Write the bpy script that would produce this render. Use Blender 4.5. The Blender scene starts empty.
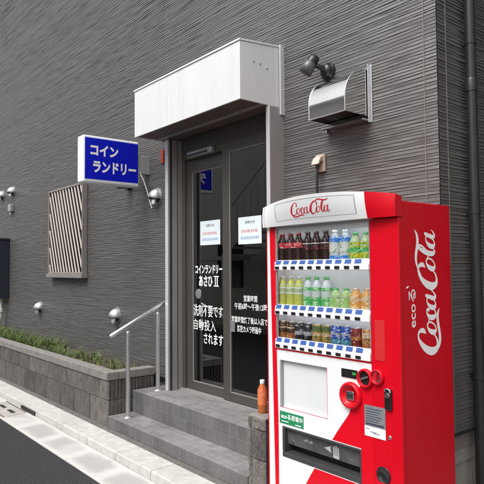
import bpy, bmesh, math, random
import numpy as np
from mathutils import Vector, Matrix

SC = bpy.context.scene
COL = SC.collection
random.seed(7)
RNG = np.random.default_rng(11)
R = math.radians

# ------------------------------------------------------------------ camera
cam_data = bpy.data.cameras.new("camera")
cam = bpy.data.objects.new("camera", cam_data)
COL.objects.link(cam)
right = Vector((0.63091, 0.77582, -0.00755))
up = Vector((0.03969, -0.02256, 0.99896))
fwd = Vector((-0.77484, 0.63055, 0.04503))
cam.matrix_world = Matrix((
    (right.x, up.x, -fwd.x, 0.0),
    (right.y, up.y, -fwd.y, -3.1),
    (right.z, up.z, -fwd.z, 1.58),
    (0, 0, 0, 1)))
cam_data.sensor_width = 36
cam_data.lens = 36 * 574.2 / 484
cam_data.clip_start = 0.05
cam_data.clip_end = 4000
SC.camera = cam

# ------------------------------------------------------------------ sky, sun, exposure (soft overcast daylight)
SUN_AZ, SUN_EL = 174.0, 56.0       # azimuth clockwise from +Y
world = bpy.data.worlds.new("World")
SC.world = world
world.use_nodes = True
wn, wl = world.node_tree.nodes, world.node_tree.links
wn.clear()
sky = wn.new("ShaderNodeTexSky")
sky.sky_type = 'NISHITA'
sky.sun_disc = False
sky.sun_elevation = R(SUN_EL)
sky.sun_rotation = R(SUN_AZ)
sky.air_density = 1.0
sky.dust_density = 7.0
hs = wn.new("ShaderNodeHueSaturation")
hs.inputs['Saturation'].default_value = 0.18
bg = wn.new("ShaderNodeBackground")
bg.inputs['Strength'].default_value = 0.15
wo = wn.new("ShaderNodeOutputWorld")
wl.new(sky.outputs[0], hs.inputs['Color'])
wl.new(hs.outputs[0], bg.inputs['Color'])
wl.new(bg.outputs[0], wo.inputs['Surface'])

sun_data = bpy.data.lights.new("sun", 'SUN')
sun_data.energy = 0.85
sun_data.angle = R(25)
sun_data.color = (1.0, 0.97, 0.93)
sun = bpy.data.objects.new("sun", sun_data)
COL.objects.link(sun)
sd = Vector((math.sin(R(SUN_AZ)) * math.cos(R(SUN_EL)), math.cos(R(SUN_AZ)) * math.cos(R(SUN_EL)), math.sin(R(SUN_EL))))
sun.rotation_euler = sd.to_track_quat('Z', 'Y').to_euler()
sun.location = (0, -6, 12)

SC.view_settings.view_transform = 'Standard'
SC.view_settings.look = 'None'
SC.view_settings.exposure = 0.58
SC.view_settings.gamma = 1.0
SC.view_settings.use_curve_mapping = False
SC.render.engine = 'CYCLES'
SC.cycles.max_bounces = 8
SC.cycles.transparent_max_bounces = 16

# ------------------------------------------------------------------ materials
MATS = {}

def new_mat(name):
    m = bpy.data.materials.new(name)
    m.use_nodes = True
    m.node_tree.nodes.clear()
    return m, m.node_tree.nodes, m.node_tree.links

def mat(name, col, rough=0.5, metal=0.0, var=0.0, vscale=8.0, bump=0.0, bscale=60.0, stretch=(1, 1, 1),
        col2=None, coat=0.0, spec=0.5, rvar=0.0, detail=6.0, dirt=0.0, dirtcol=(0.05, 0.045, 0.04), dscale=3.0):
    """Principled material whose own colour varies with noise (grain, stains), optional bump."""
    if name in MATS:
        return MATS[name]
    m, n, l = new_mat(name)
    out = n.new("ShaderNodeOutputMaterial")
    p = n.new("ShaderNodeBsdfPrincipled")
    l.new(p.outputs[0], out.inputs[0])
    p.inputs['Base Color'].default_value = (*col, 1)
    p.inputs['Roughness'].default_value = rough
    p.inputs['Metallic'].default_value = metal
    p.inputs['Specular IOR Level'].default_value = spec
    if coat:
        p.inputs['Coat Weight'].default_value = coat
        p.inputs['Coat Roughness'].default_value = 0.06
    tc = n.new("ShaderNodeTexCoord")
    mp = n.new("ShaderNodeMapping")
    mp.inputs['Scale'].default_value = stretch
    l.new(tc.outputs['Object'], mp.inputs['Vector'])
    if var or col2 or rvar:
        nz = n.new("ShaderNodeTexNoise")
        nz.inputs['Scale'].default_value = vscale
        nz.inputs['Detail'].default_value = detail
        nz.inputs['Roughness'].default_value = 0.65
        l.new(mp.outputs[0], nz.inputs['Vector'])
        rp = n.new("ShaderNodeValToRGB")
        rp.color_ramp.elements[0].position = 0.32
        rp.color_ramp.elements[1].position = 0.68
        c2 = col2 or tuple(min(1, c * (1 + var)) for c in col)
        c1 = tuple(c * (1 - var) for c in col) if not col2 else col
        rp.color_ramp.elements[0].color = (*c1, 1)
        rp.color_ramp.elements[1].color = (*c2, 1)
        l.new(nz.outputs['Fac'], rp.inputs['Fac'])
        last = rp.outputs[0]
        if dirt:
            nd = n.new("ShaderNodeTexNoise")
            nd.inputs['Scale'].default_value = dscale
            nd.inputs['Detail'].default_value = 8
            nd.inputs['Roughness'].default_value = 0.7
            l.new(mp.outputs[0], nd.inputs['Vector'])
            mr = n.new("ShaderNodeMapRange")
            mr.inputs['From Min'].default_value = 0.5
            mr.inputs['From Max'].default_value = 0.72
            mr.inputs['To Max'].default_value = dirt
            l.new(nd.outputs['Fac'], mr.inputs['Value'])
            mx = n.new("ShaderNodeMix")
            mx.data_type = 'RGBA'
            l.new(mr.outputs[0], mx.inputs['Factor'])
            l.new(last, mx.inputs['A'])
            mx.inputs['B'].default_value = (*dirtcol, 1)
            last = mx.outputs['Result']
        l.new(last, p.inputs['Base Color'])
        if rvar:
            mr2 = n.new("ShaderNodeMapRange")
            mr2.inputs['To Min'].default_value = max(0.02, rough - rvar)
            mr2.inputs['To Max'].default_value = min(1, rough + rvar)
            l.new(nz.outputs['Fac'], mr2.inputs['Value'])
            l.new(mr2.outputs[0], p.inputs['Roughness'])
    if bump:
        nb = n.new("ShaderNodeTexNoise")
        nb.inputs['Scale'].default_value = bscale
        nb.inputs['Detail'].default_value = 5
        l.new(mp.outputs[0], nb.inputs['Vector'])
        b = n.new("ShaderNodeBump")
        b.inputs['Strength'].default_value = bump
        b.inputs['Distance'].default_value = 0.01
        l.new(nb.outputs['Fac'], b.inputs['Height'])
        l.new(b.outputs[0], p.inputs['Normal'])
    MATS[name] = m
    return m

def tile_mat(name, c1, c2, mortar, bw, bh, mort=0.004, rough=0.7, offset=0.0, ribs=False):
    """Tiles laid by UV in metres."""
    m, n, l = new_mat(name)
    out = n.new("ShaderNodeOutputMaterial")
    p = n.new("ShaderNodeBsdfPrincipled")
    l.new(p.outputs[0], out.inputs[0])
    p.inputs['Roughness'].default_value = rough
    uv = n.new("ShaderNodeUVMap")
    uv.uv_map = "UVMap"
    br = n.new("ShaderNodeTexBrick")
    br.offset = offset
    br.inputs['Color1'].default_value = (*c1, 1)
    br.inputs['Color2'].default_value = (*c2, 1)
    br.inputs['Mortar'].default_value = (*mortar, 1)
    br.inputs['Scale'].default_value = 1.0
    br.inputs['Mortar Size'].default_value = mort
    br.inputs['Mortar Smooth'].default_value = 0.3
    br.inputs['Brick Width'].default_value = bw
    br.inputs['Row Height'].default_value = bh
    l.new(uv.outputs[0], br.inputs['Vector'])
    tc = n.new("ShaderNodeTexCoord")
    nz = n.new("ShaderNodeTexNoise")
    nz.inputs['Scale'].default_value = 35
    nz.inputs['Detail'].default_value = 8
    nz.inputs['Roughness'].default_value = 0.7
    l.new(tc.outputs['Object'], nz.inputs['Vector'])
    nz2 = n.new("ShaderNodeTexNoise")
    nz2.inputs['Scale'].default_value = 3.5
    nz2.inputs['Detail'].default_value = 5
    l.new(tc.outputs['Object'], nz2.inputs['Vector'])
    ad = n.new("ShaderNodeMath")
    ad.operation = 'ADD'
    l.new(nz.outputs['Fac'], ad.inputs[0])
    l.new(nz2.outputs['Fac'], ad.inputs[1])
    mr = n.new("ShaderNodeMapRange")
    mr.inputs['From Min'].default_value = 0.65
    mr.inputs['From Max'].default_value = 1.35
    mr.inputs['To Min'].default_value = 0.62
    mr.inputs['To Max'].default_value = 1.3
    l.new(ad.outputs[0], mr.inputs['Value'])
    mx = n.new("ShaderNodeMix")
    mx.data_type = 'RGBA'
    mx.blend_type = 'MULTIPLY'
    mx.inputs['Factor'].default_value = 1
    l.new(br.outputs['Color'], mx.inputs['A'])
    l.new(mr.outputs[0], mx.inputs['B'])
    l.new(mx.outputs['Result'], p.inputs['Base Color'])
    inv = n.new("ShaderNodeMath")
    inv.operation = 'SUBTRACT'
    inv.inputs[0].default_value = 1.0
    l.new(br.outputs['Fac'], inv.inputs[1])
    h = n.new("ShaderNodeMath")
    h.operation = 'MULTIPLY_ADD'
    l.new(nz.outputs['Fac'], h.inputs[0])
    h.inputs[1].default_value = 0.5
    l.new(inv.outputs[0], h.inputs[2])
    b = n.new("ShaderNodeBump")
    b.inputs['Strength'].default_value = 0.7
    b.inputs['Distance'].default_value = 0.004
    l.new(h.outputs[0], b.inputs['Height'])
    l.new(b.outputs[0], p.inputs['Normal'])
    MATS[name] = m
    return m

def gutter_mat():
    """pale concrete slabs 0.6 m long, each worn to a damp grey patch in its middle"""
    m, n, l = new_mat('concrete gutter')
    out = n.new("ShaderNodeOutputMaterial")
    p = n.new("ShaderNodeBsdfPrincipled")
    l.new(p.outputs[0], out.inputs[0])
    p.inputs['Roughness'].default_value = 0.8
    tc = n.new("ShaderNodeTexCoord")
    sx = n.new("ShaderNodeSeparateXYZ")
    l.new(tc.outputs['Object'], sx.inputs[0])
    def math_(op, a, b=None, c=None):
        q = n.new("ShaderNodeMath"); q.operation = op
        for k, v in enumerate((a, b, c)):
            if v is None: continue
            if isinstance(v, (int, float)): q.inputs[k].default_value = v
            else: l.new(v, q.inputs[k])
        return q.outputs[0]
    nz = n.new("ShaderNodeTexNoise"); nz.inputs['Scale'].default_value = 4.5; nz.inputs['Detail'].default_value = 8; nz.inputs['Roughness'].default_value = 0.7
    l.new(tc.outputs['Object'], nz.inputs['Vector'])
    n2 = n.new("ShaderNodeTexNoise"); n2.inputs['Scale'].default_value = 1.7; n2.inputs['Detail'].default_value = 3
    l.new(tc.outputs['Object'], n2.inputs['Vector'])
    wob = math_('MULTIPLY', math_('SUBTRACT', nz.outputs['Fac'], 0.5), 0.20)
    ex = math_('ADD', math_('PINGPONG', math_('ADD', sx.outputs[0], 0.53 + 60), 0.3), wob)
    ey = math_('ADD', math_('PINGPONG', math_('ADD', sx.outputs[1], 1.2), 0.14), wob)
    def ss(v, a, b):
        q = n.new("ShaderNodeMapRange"); q.interpolation_type = 'SMOOTHSTEP'
        q.inputs['From Min'].default_value = a; q.inputs['From Max'].default_value = b
        l.new(v, q.inputs['Value']); return q.outputs[0]
    k = math_('MULTIPLY', math_('MULTIPLY', ss(ex, 0.005, 0.13), ss(ey, 0.004, 0.075)), ss(n2.outputs['Fac'], 0.30, 0.52))
    rp = n.new("ShaderNodeValToRGB")
    rp.color_ramp.elements[0].position = .3; rp.color_ramp.elements[1].position = .7
    rp.color_ramp.elements[0].color = (0.47, 0.46, 0.445, 1); rp.color_ramp.elements[1].color = (0.62, 0.61, 0.59, 1)
    l.new(nz.outputs['Fac'], rp.inputs['Fac'])
    mx = n.new("ShaderNodeMix"); mx.data_type = 'RGBA'
    l.new(math_('MULTIPLY', k, 0.8), mx.inputs['Factor'])
    l.new(rp.outputs[0], mx.inputs['A']); mx.inputs['B'].default_value = (0.33, 0.32, 0.31, 1)
    l.new(mx.outputs['Result'], p.inputs['Base Color'])
    nb = n.new("ShaderNodeTexNoise"); nb.inputs['Scale'].default_value = 150
    l.new(tc.outputs['Object'], nb.inputs['Vector'])
    b = n.new("ShaderNodeBump"); b.inputs['Strength'].default_value = .25; b.inputs['Distance'].default_value = .01
    l.new(nb.outputs['Fac'], b.inputs['Height']); l.new(b.outputs[0], p.inputs['Normal'])
    return m

def pane_mat(name, tint, refl=1.0, ior=1.5, rough=0.0):
    """Thin window glass: clear (tinted) straight through, mirror by Fresnel."""
    m, n, l = new_mat(name)
    out = n.new("ShaderNodeOutputMaterial")
    t = n.new("ShaderNodeBsdfTransparent")
    t.inputs[0].default_value = (*tint, 1)
    g = n.new("ShaderNodeBsdfGlossy")
    g.inputs['Roughness'].default_value = rough
    g.inputs['Color'].default_value = (refl, refl, refl, 1)
    f = n.new("ShaderNodeFresnel")
    f.inputs['IOR'].default_value = ior
    mx = n.new("ShaderNodeMixShader")
    l.new(f.outputs[0], mx.inputs[0])
    l.new(t.outputs[0], mx.inputs[1])
    l.new(g.outputs[0], mx.inputs[2])
    l.new(mx.outputs[0], out.inputs[0])
    MATS[name] = m
    return m

# paints, metals, plastics
M_red = mat('vending red enamel', (0.55, 0.002, 0.012), 0.33, var=0.05, vscale=2.5, spec=0.28, bump=0.006, bscale=3, rvar=0.05)
M_redplain = mat('red plastic', (0.60, 0.003, 0.014), 0.32, var=0.05, vscale=4, spec=0.3)
M_white = mat('vending white enamel', (0.77, 0.77, 0.785), 0.3, var=0.03, vscale=3, coat=0.2, rvar=0.06, dirt=0.10, dirtcol=(0.5, 0.48, 0.46), dscale=5)
M_logo_red = mat('logo red print', (0.55, 0.006, 0.02), 0.4)
M_logo_white = mat('logo white print', (0.88, 0.87, 0.87), 0.4)
M_inset = mat('backlit sign acrylic', (0.70, 0.73, 0.74), 0.25, var=0.03, vscale=3)
M_black = mat('black plastic', (0.012, 0.012, 0.013), 0.35, var=0.2, vscale=20)
M_dark = mat('dark rubber', (0.02, 0.02, 0.021), 0.6, var=0.2, vscale=20)
M_liner = mat('display liner', (0.74, 0.75, 0.77), 0.5, var=0.04, vscale=5)
M_poster = mat('pale poster panel', (0.64, 0.67, 0.69), 0.35, var=0.04, vscale=2)
M_tagblue = mat('blue price tag', (0.03, 0.085, 0.30), 0.4, var=0.25, vscale=40)
M_tagwhite = mat('white strip plastic', (0.72, 0.73, 0.76), 0.35, var=0.04, vscale=10)
M_greenst = mat('green sticker', (0.02, 0.23, 0.10), 0.4, var=0.1, vscale=20)
M_greyplate = mat('grey notice plate', (0.28, 0.29, 0.30), 0.4, metal=0.4, var=0.15, vscale=60)
M_silver = mat('brushed steel', (0.62, 0.62, 0.63), 0.3, metal=1.0, var=0.08, vscale=30, rvar=0.08)
M_chrome = mat('polished stainless', (0.74, 0.73, 0.72), 0.09, metal=1.0, var=0.04, vscale=5, bump=0.02, bscale=6, rvar=0.03)
M_vent = mat('satin stainless vent', (0.60, 0.60, 0.60), 0.38, metal=0.75, var=0.08, vscale=20)
M_rail = mat('satin stainless rail', (0.68, 0.68, 0.69), 0.33, metal=0.9, var=0.06, vscale=20, rvar=0.06)
M_digit = None
M_canopy = mat('white coated steel', (0.67, 0.68, 0.69), 0.35, var=0.03, vscale=2.5, rvar=0.06, dirt=0.16, dirtcol=(0.42, 0.41, 0.39), dscale=1.6, stretch=(5, 5, 0.7), bump=0.015, bscale=1.2)
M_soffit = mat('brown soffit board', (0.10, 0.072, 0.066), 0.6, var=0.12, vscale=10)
M_alu = mat('grey aluminium jamb', (0.34, 0.335, 0.33), 0.4, metal=0.35, var=0.04, vscale=6)
M_alulight = mat('pale aluminium trim', (0.60, 0.60, 0.60), 0.35, metal=0.25, var=0.04, vscale=6)
M_bronze = mat('bronze anodised frame', (0.110, 0.101, 0.091), 0.38, metal=0.5, var=0.08, vscale=10)
M_letter = mat('white cut vinyl', (0.86, 0.86, 0.86), 0.5)
M_paper = mat('taped paper', (0.72, 0.80, 0.84), 0.6, var=0.03, vscale=6)
M_ink = mat('dark ink', (0.03, 0.04, 0.08), 0.6)
M_inkred = mat('red ink', (0.55, 0.05, 0.06), 0.6)
M_inkblue = mat('blue ink', (0.06, 0.18, 0.50), 0.6)
M_signblue = mat('blue sign acrylic', (0.004, 0.010, 0.50), 0.45, var=0.06, vscale=5, spec=0.15)
M_signwhite = mat('white sign acrylic', (0.78, 0.80, 0.84), 0.3, var=0.03, vscale=5)
M_signgrey = mat('grey sign bracket', (0.30, 0.31, 0.31), 0.45, var=0.06, vscale=10)
M_beige = mat('beige outlet plastic', (0.42, 0.37, 0.30), 0.5, var=0.08, vscale=25)
M_navy = mat('dark navy cabinet', (0.022, 0.026, 0.042), 0.4, var=0.1, vscale=5)
M_pvc = mat('white pvc pipe', (0.62, 0.62, 0.58), 0.5, var=0.06, vscale=10)
M_down = mat('black gutter pipe', (0.018, 0.018, 0.019), 0.33, var=0.2, vscale=6)
M_grille = mat('bronze window grille', (0.30, 0.275, 0.255), 0.45, metal=0.3, var=0.08, vscale=10)
M_slat = mat('pale grille slat', (0.68, 0.60, 0.56), 0.4, metal=0.2, var=0.05, vscale=10)
M_windark = mat('dark window', (0.012, 0.010, 0.010), 0.1)
M_room = mat('laundry room wall', (0.22, 0.22, 0.21), 0.8, var=0.08, vscale=3)
M_roomfloor = mat('laundry room floor', (0.18, 0.175, 0.17), 0.5, var=0.1, vscale=5)
M_bench = mat('blue bench vinyl', (0.02, 0.05, 0.14), 0.5, var=0.1, vscale=10)
# stone, concrete, ground
M_siding = mat('charcoal ribbed siding', (0.094, 0.091, 0.089), 0.34, var=0.10, vscale=1.0, stretch=(2.2, 1, 34), bump=0.25, bscale=120, detail=8, rvar=0.06, spec=0.75)
M_joint = mat('siding sealant', (0.17, 0.155, 0.145), 0.6, var=0.1, vscale=10)
M_flash = mat('dark base flashing', (0.02, 0.02, 0.021), 0.4, var=0.1, vscale=10)
M_found = mat('render foundation', (0.26, 0.245, 0.225), 0.85, var=0.15, vscale=9, bump=0.4, bscale=90, dirt=0.5, dscale=5)
M_block = mat('fluted grey block', (0.150, 0.138, 0.128), 0.9, var=0.30, vscale=14, bump=0.7, bscale=140, dirt=0.45, dirtcol=(0.055, 0.05, 0.046), dscale=4, stretch=(1, 1, 0.6))
def per_block(m, lo, hi):
    n, l = m.node_tree.nodes, m.node_tree.links
    p = next(x for x in n if x.type == 'BSDF_PRINCIPLED')
    src = p.inputs['Base Color'].links[0].from_socket
    g = n.new("ShaderNodeNewGeometry")
    mr = n.new("ShaderNodeMapRange"); mr.inputs['To Min'].default_value = lo; mr.inputs['To Max'].default_value = hi
    l.new(g.outputs['Random Per Island'], mr.inputs['Value'])
    mx = n.new("ShaderNodeMix"); mx.data_type = 'RGBA'; mx.blend_type = 'MULTIPLY'; mx.inputs['Factor'].default_value = 1
    l.new(src, mx.inputs['A']); l.new(mr.outputs[0], mx.inputs['B'])
    l.new(mx.outputs['Result'], p.inputs['Base Color'])
per_block(M_block, 0.62, 1.15)
M_coping = mat('block coping', (0.225, 0.215, 0.20), 0.88, var=0.2, vscale=18, bump=0.5, bscale=150, dirt=0.4, dirtcol=(0.10, 0.095, 0.085), dscale=6)
M_kerb = mat('pale concrete kerb', (0.50, 0.488, 0.47), 0.8, var=0.16, vscale=16, bump=0.3, bscale=160, dirt=0.5, dirtcol=(0.33, 0.31, 0.285), dscale=3.2)
M_gutter = gutter_mat()
M_mortarshade = mat('mortar with painted shade', (0.115, 0.11, 0.104), 0.9, var=0.2, vscale=20, bump=0.4, bscale=120, dirt=0.4, dscale=6)  # mortar strip, its colour darkened to read as shadow beside the kerb
M_asphalt = mat('asphalt', (0.024, 0.023, 0.025), 0.88, col2=(0.058, 0.056, 0.058), vscale=55, detail=3, bump=0.9, bscale=110, dirt=0.35, dirtcol=(0.062, 0.06, 0.059), dscale=1.2, spec=0.25)
M_pave = mat('concrete pavement', (0.34, 0.33, 0.31), 0.85, var=0.15, vscale=12, bump=0.3, bscale=120, dirt=0.4, dscale=4)
M_soil = mat('planter soil', (0.07, 0.055, 0.04), 0.95, var=0.4, vscale=40, bump=0.9, bscale=60)
M_iron = mat('drain cover', (0.40, 0.375, 0.35), 0.7, var=0.25, vscale=25, bump=0.4, bscale=90)
M_tile = tile_mat('grey step tiles', (0.118, 0.114, 0.115), (0.150, 0.144, 0.146), (0.19, 0.186, 0.182), 0.10, 0.1025, 0.003)
M_tiletop = tile_mat('grey tread tiles', (0.168, 0.160, 0.162), (0.222, 0.209, 0.212), (0.285, 0.28, 0.275), 0.10, 0.087, 0.0035)
M_opp = mat('opposite house render', (0.62, 0.61, 0.58), 0.8, var=0.1, vscale=2)
M_oppdark = mat('opposite dark glass', (0.02, 0.022, 0.025), 0.1)
P_door = pane_mat('door glass', (0.78, 0.80, 0.78), 1.0, 2.25)
P_disp = pane_mat('display glass', (0.985, 0.985, 0.985), 1.0, 1.25)

# ------------------------------------------------------------------ objects
def tag(o, label=None, cat=None, group=None, kind=None):
    if label: o['label'] = label
    if cat: o['category'] = cat
    if group: o['group'] = group
    if kind: o['kind'] = kind
    return o

def root(name, label, cat, loc=(0, 0, 0), group=None):
    o = bpy.data.objects.new(name, None)
    o.empty_display_size = 0.1
    COL.objects.link(o)
    o.location = loc
    o['org'] = tuple(loc)
    return tag(o, label, cat, group)

def org_of(parent):
    if parent is None:
        return Vector((0, 0, 0))
    p = parent
    while p.parent:
        p = p.parent
    return Vector(p.location)

class MB:
    """collects faces in world coordinates; build() links them as ONE mesh object"""
    def __init__(self):
        self.v, self.f, self.mi, self.sm = [], [], [], []
    def face(self, pts, m=0, smooth=False):
        b = len(self.v)
        self.v += [tuple(p) for p in pts]
        self.f.append(list(range(b, b + len(pts))))
        self.mi.append(m); self.sm.append(smooth)
    def box(self, x0, x1, y0, y1, z0, z1, m=0):
        b = len(self.v)
        self.v += [(x0, y0, z0), (x1, y0, z0), (x1, y1, z0), (x0, y1, z0), (x0, y0, z1), (x1, y0, z1), (x1, y1, z1), (x0, y1, z1)]
        for q in ((0, 3, 2, 1), (4, 5, 6, 7), (0, 1, 5, 4), (1, 2, 6, 5), (2, 3, 7, 6), (3, 0, 4, 7)):
            self.f.append([b + i for i in q]); self.mi.append(m); self.sm.append(False)
        return self
    def prism(self, pts, d, m=0):
        """closed polygon pts (3-D, planar) extruded by vector d"""
        b = len(self.v); n = len(pts)
        d = Vector(d)
        self.v += [tuple(p) for p in pts] + [tuple(Vector(p) + d) for p in pts]
        self.f.append([b + i for i in range(n)]); self.f.append([b + n + i for i in reversed(range(n))])
        self.mi += [m, m]; self.sm += [False, False]
        for i in range(n):
            j = (i + 1) % n
            self.f.append([b + j, b + i, b + n + i, b + n + j]); self.mi.append(m); self.sm.append(False)
        return self
    def grid(self, rows, m=0, smooth=True, closed=False):
        """rows: list of equal length lists of points"""
        b = len(self.v); nr = len(rows); nc = len(rows[0])
        for r in rows: self.v += [tuple(p) for p in r]
        for i in range(nr - 1):
            for j in range(nc if closed else nc - 1):
                k = (j + 1) % nc
                self.f.append([b + i * nc + j, b + i * nc + k, b + (i + 1) * nc + k, b + (i + 1) * nc + j])
                self.mi.append(m); self.sm.append(smooth)
        return self
    def lathe(self, prof, c, axis='z', n=24, m=0, smooth=True, capped=True):
        """prof: (radius, height) pairs around axis through c"""
        rows = []
        for r, h in prof:
            row = []
            for k in range(n):
                a = 2 * math.pi * k / n
                u, w = r * math.cos(a), r * math.sin(a)
                if axis == 'z': row.append((c[0] + u, c[1] + w, c[2] + h))
                elif axis == 'y': row.append((c[0] + w, c[1] + h, c[2] + u))
                else: row.append((c[0] + h, c[1] + u, c[2] + w))
            rows.append(row)
        self.grid(rows, m, smooth, True)
        if capped:
            self.face(list(reversed(rows[0])), m); self.face(rows[-1], m)
        return self
    def tube(self, path, r, n=12, m=0, capped=True):
        P = [Vector(p) for p in path]
        rows = []
        ref = None
        for i, p in enumerate(P):
            t = (P[min(i + 1, len(P) - 1)] - P[max(i - 1, 0)]).normalized()
            if ref is None:
                ref = t.orthogonal().normalized()
            else:
                ref = (ref - t * ref.dot(t)).normalized()
            s = t.cross(ref)
            rr = r[i] if isinstance(r, (list, tuple)) else r
            rows.append([p + ref * rr * math.cos(2 * math.pi * k / n) + s * rr * math.sin(2 * math.pi * k / n) for k in range(n)])
        self.grid(rows, m, True, True)
        if capped:
            self.face(list(reversed(rows[0])), m); self.face(rows[-1], m)
        return self
    def build(self, name, mats, parent=None, bevel=0.0, bseg=2, fixn=True, auto=None):
        if not isinstance(mats, (list, tuple)): mats = [mats]
        o3 = org_of(parent)
        me = bpy.data.meshes.new(name)
        me.from_pydata([tuple(Vector(v) - o3) for v in self.v], [], self.f)
        for mm in mats: me.materials.append(mm)
        me.polygons.foreach_set('material_index', self.mi)
        me.polygons.foreach_set('use_smooth', self.sm)
        if fixn:
            bm = bmesh.new(); bm.from_mesh(me)
            bmesh.ops.recalc_face_normals(bm, faces=bm.faces)
            bm.to_mesh(me); bm.free()
        uvl = me.uv_layers.new(name="UVMap")
        for p in me.polygons:
            nx, ny, nz = abs(p.normal.x), abs(p.normal.y), abs(p.normal.z)
            for li in p.loop_indices:
                co = me.vertices[me.loops[li].vertex_index].co
                if nz >= nx and nz >= ny: uvl.data[li].uv = (co.x, co.y)
                elif ny >= nx: uvl.data[li].uv = (co.x, co.z)
                else: uvl.data[li].uv = (co.y, co.z)
        ob = bpy.data.objects.new(name, me)
        COL.objects.link(ob)
        if parent: ob.parent = parent
        if bevel:
            bv = ob.modifiers.new("bevel", 'BEVEL')
            bv.width = bevel; bv.segments = bseg; bv.limit_method = 'ANGLE'; bv.angle_limit = R(35)
            bv.harden_normals = False
        return ob

def np_mesh(name, V, F, m, parent=None, smooth=False):
    """numpy grid mesh (world coordinates)"""
    o3 = org_of(parent)
    me = bpy.data.meshes.new(name)
    V = np.asarray(V, dtype=np.float32) - np.array(o3, dtype=np.float32)
    me.vertices.add(len(V)); me.vertices.foreach_set('co', V.ravel())
    nf = len(F)
    me.loops.add(nf * 4); me.loops.foreach_set('vertex_index', F.ravel().astype(np.int32))
    me.polygons.add(nf)
    me.polygons.foreach_set('loop_start', np.arange(nf, dtype=np.int32) * 4)
    me.polygons.foreach_set('use_smooth', [smooth] * nf)
    me.update(calc_edges=True)
    me.validate()
    me.materials.append(m)
    ob = bpy.data.objects.new(name, me)
    COL.objects.link(ob)
    if parent: ob.parent = parent
    return ob

def struct(o):
    o['kind'] = 'structure'
    return o

# ------------------------------------------------------------------ writing
def text_geo(body, bold=0.02, spacing=1.0):
    """outline of a line of writing as (verts, faces), flat"""
    cu = bpy.data.curves.new('writing', 'FONT')
    cu.body = body
    cu.size = 1.0
    cu.offset = bold
    cu.space_character = spacing
    cu.resolution_u = 3
    ob = bpy.data.objects.new('writing', cu)
    COL.objects.link(ob)
    dg = bpy.context.evaluated_depsgraph_get()
    me = bpy.data.meshes.new_from_object(ob.evaluated_get(dg))
    vs = [tuple(v.co) for v in me.vertices]
    fs = [list(p.vertices) for p in me.polygons]
    bpy.data.objects.remove(ob); bpy.data.curves.remove(cu); bpy.data.meshes.remove(me)
    return vs, fs

def put_text(mb, body, o, ux, uy, w=None, h=None, bold=0.02, spacing=1.0, m=0, shear=0.0):
    """fits the writing in a box: o = lower left, ux/uy = unit axes, w x h metres"""
    vs, fs = text_geo(body, bold, spacing)
    xs = [v[0] for v in vs]; ys = [v[1] for v in vs]
    x0, x1, y0, y1 = min(xs), max(xs), min(ys), max(ys)
    sx = w / (x1 - x0) if w else None
    sy = h / (y1 - y0) if h else None
    sx = sx or sy; sy = sy or sx
    o, ux, uy = Vector(o), Vector(ux), Vector(uy)
    b = len(mb.v)
    mb.v += [tuple(o + ux * ((v[0] - x0) * sx + shear * (v[1] - y0) * sy) + uy * ((v[1] - y0) * sy)) for v in vs]
    for f in fs:
        mb.f.append([b + i for i in f]); mb.mi.append(m); mb.sm.append(False)

def ell(cx, cy, rx, ry, sl, a0, a1, n, wmin, wmax):
    out = []
    for i in range(n + 1):
        a = R(a0 + (a1 - a0) * i / n)
        x = rx * math.cos(a); y = ry * math.sin(a)
        w = wmin + (wmax - wmin) * max(0, -math.cos(a - R(15))) ** 1.3
        out.append((cx + x + sl * y, cy + y, w))
    return out

SCRIPT = [
 # first C with its curl
 [(.60,.66,.035),(.665,.76,.085),(.655,.90,.06),(.57,.965,.04),(.45,.93,.055),(.30,.78,.10),(.18,.57,.135),(.135,.36,.14),(.18,.19,.11),(.29,.13,.07),(.42,.17,.045),(.54,.27,.03),(.60,.34,.025)],
 # swash under the first word
 [(.17,.24,.03),(.22,.11,.07),(.36,.03,.075),(.55,.035,.07),(.76,.09,.075),(.95,.115,.07),(1.08,.085,.05),(1.16,.03,.012)],
 # o
 ell(.72,.385,.115,.19,.30,60,430,22,.03,.095),
 [(.80,.55,.03),(.87,.50,.03),(.93,.50,.025)],
 # c
 [(1.15,.50,.06),(1.16,.56,.05),(1.09,.585,.035),(1.0,.51,.07),(.955,.38,.095),(.975,.245,.08),(1.05,.195,.04),(1.14,.25,.03),(1.21,.34,.025)],
 # a
 ell(1.325,.385,.115,.19,.30,50,410,22,.03,.09),
 [(1.50,.60,.06),(1.455,.42,.075),(1.425,.27,.08),(1.47,.195,.05),(1.56,.27,.03),(1.64,.37,.035),(1.72,.42,.05),(1.80,.40,.04)],
 # second C with long top ribbon
 [(2.20,.64,.03),(2.255,.735,.08),(2.23,.87,.06),(2.13,.925,.04),(2.0,.87,.06),(1.86,.72,.10),(1.76,.52,.135),(1.725,.33,.135),(1.775,.17,.10),(1.88,.125,.06),(2.0,.17,.04),(2.10,.27,.03),(2.16,.34,.025)],
 [(2.0,.80,.015),(2.12,.90,.035),(2.32,1.0,.055),(2.50,1.0,.07),(2.68,.95,.075),(2.86,.93,.07),(3.0,.97,.05),(3.09,1.05,.012)],
 # o
 ell(2.28,.385,.115,.19,.30,60,430,22,.03,.095),
 [(2.36,.55,.03),(2.44,.50,.03),(2.50,.46,.025)],
 # l
 [(2.50,.42,.025),(2.62,.58,.03),(2.71,.76,.035),(2.715,.88,.05),(2.655,.86,.055),(2.585,.68,.085),(2.535,.46,.095),(2.53,.28,.085),(2.58,.20,.05),(2.66,.26,.03),(2.72,.34,.025)],
 # a
 ell(2.83,.385,.115,.19,.30,50,410,22,.03,.09),
 [(3.01,.60,.06),(2.965,.42,.075),(2.935,.27,.08),(2.98,.195,.05),(3.06,.25,.03),(3.12,.33,.012)],
]

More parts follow.
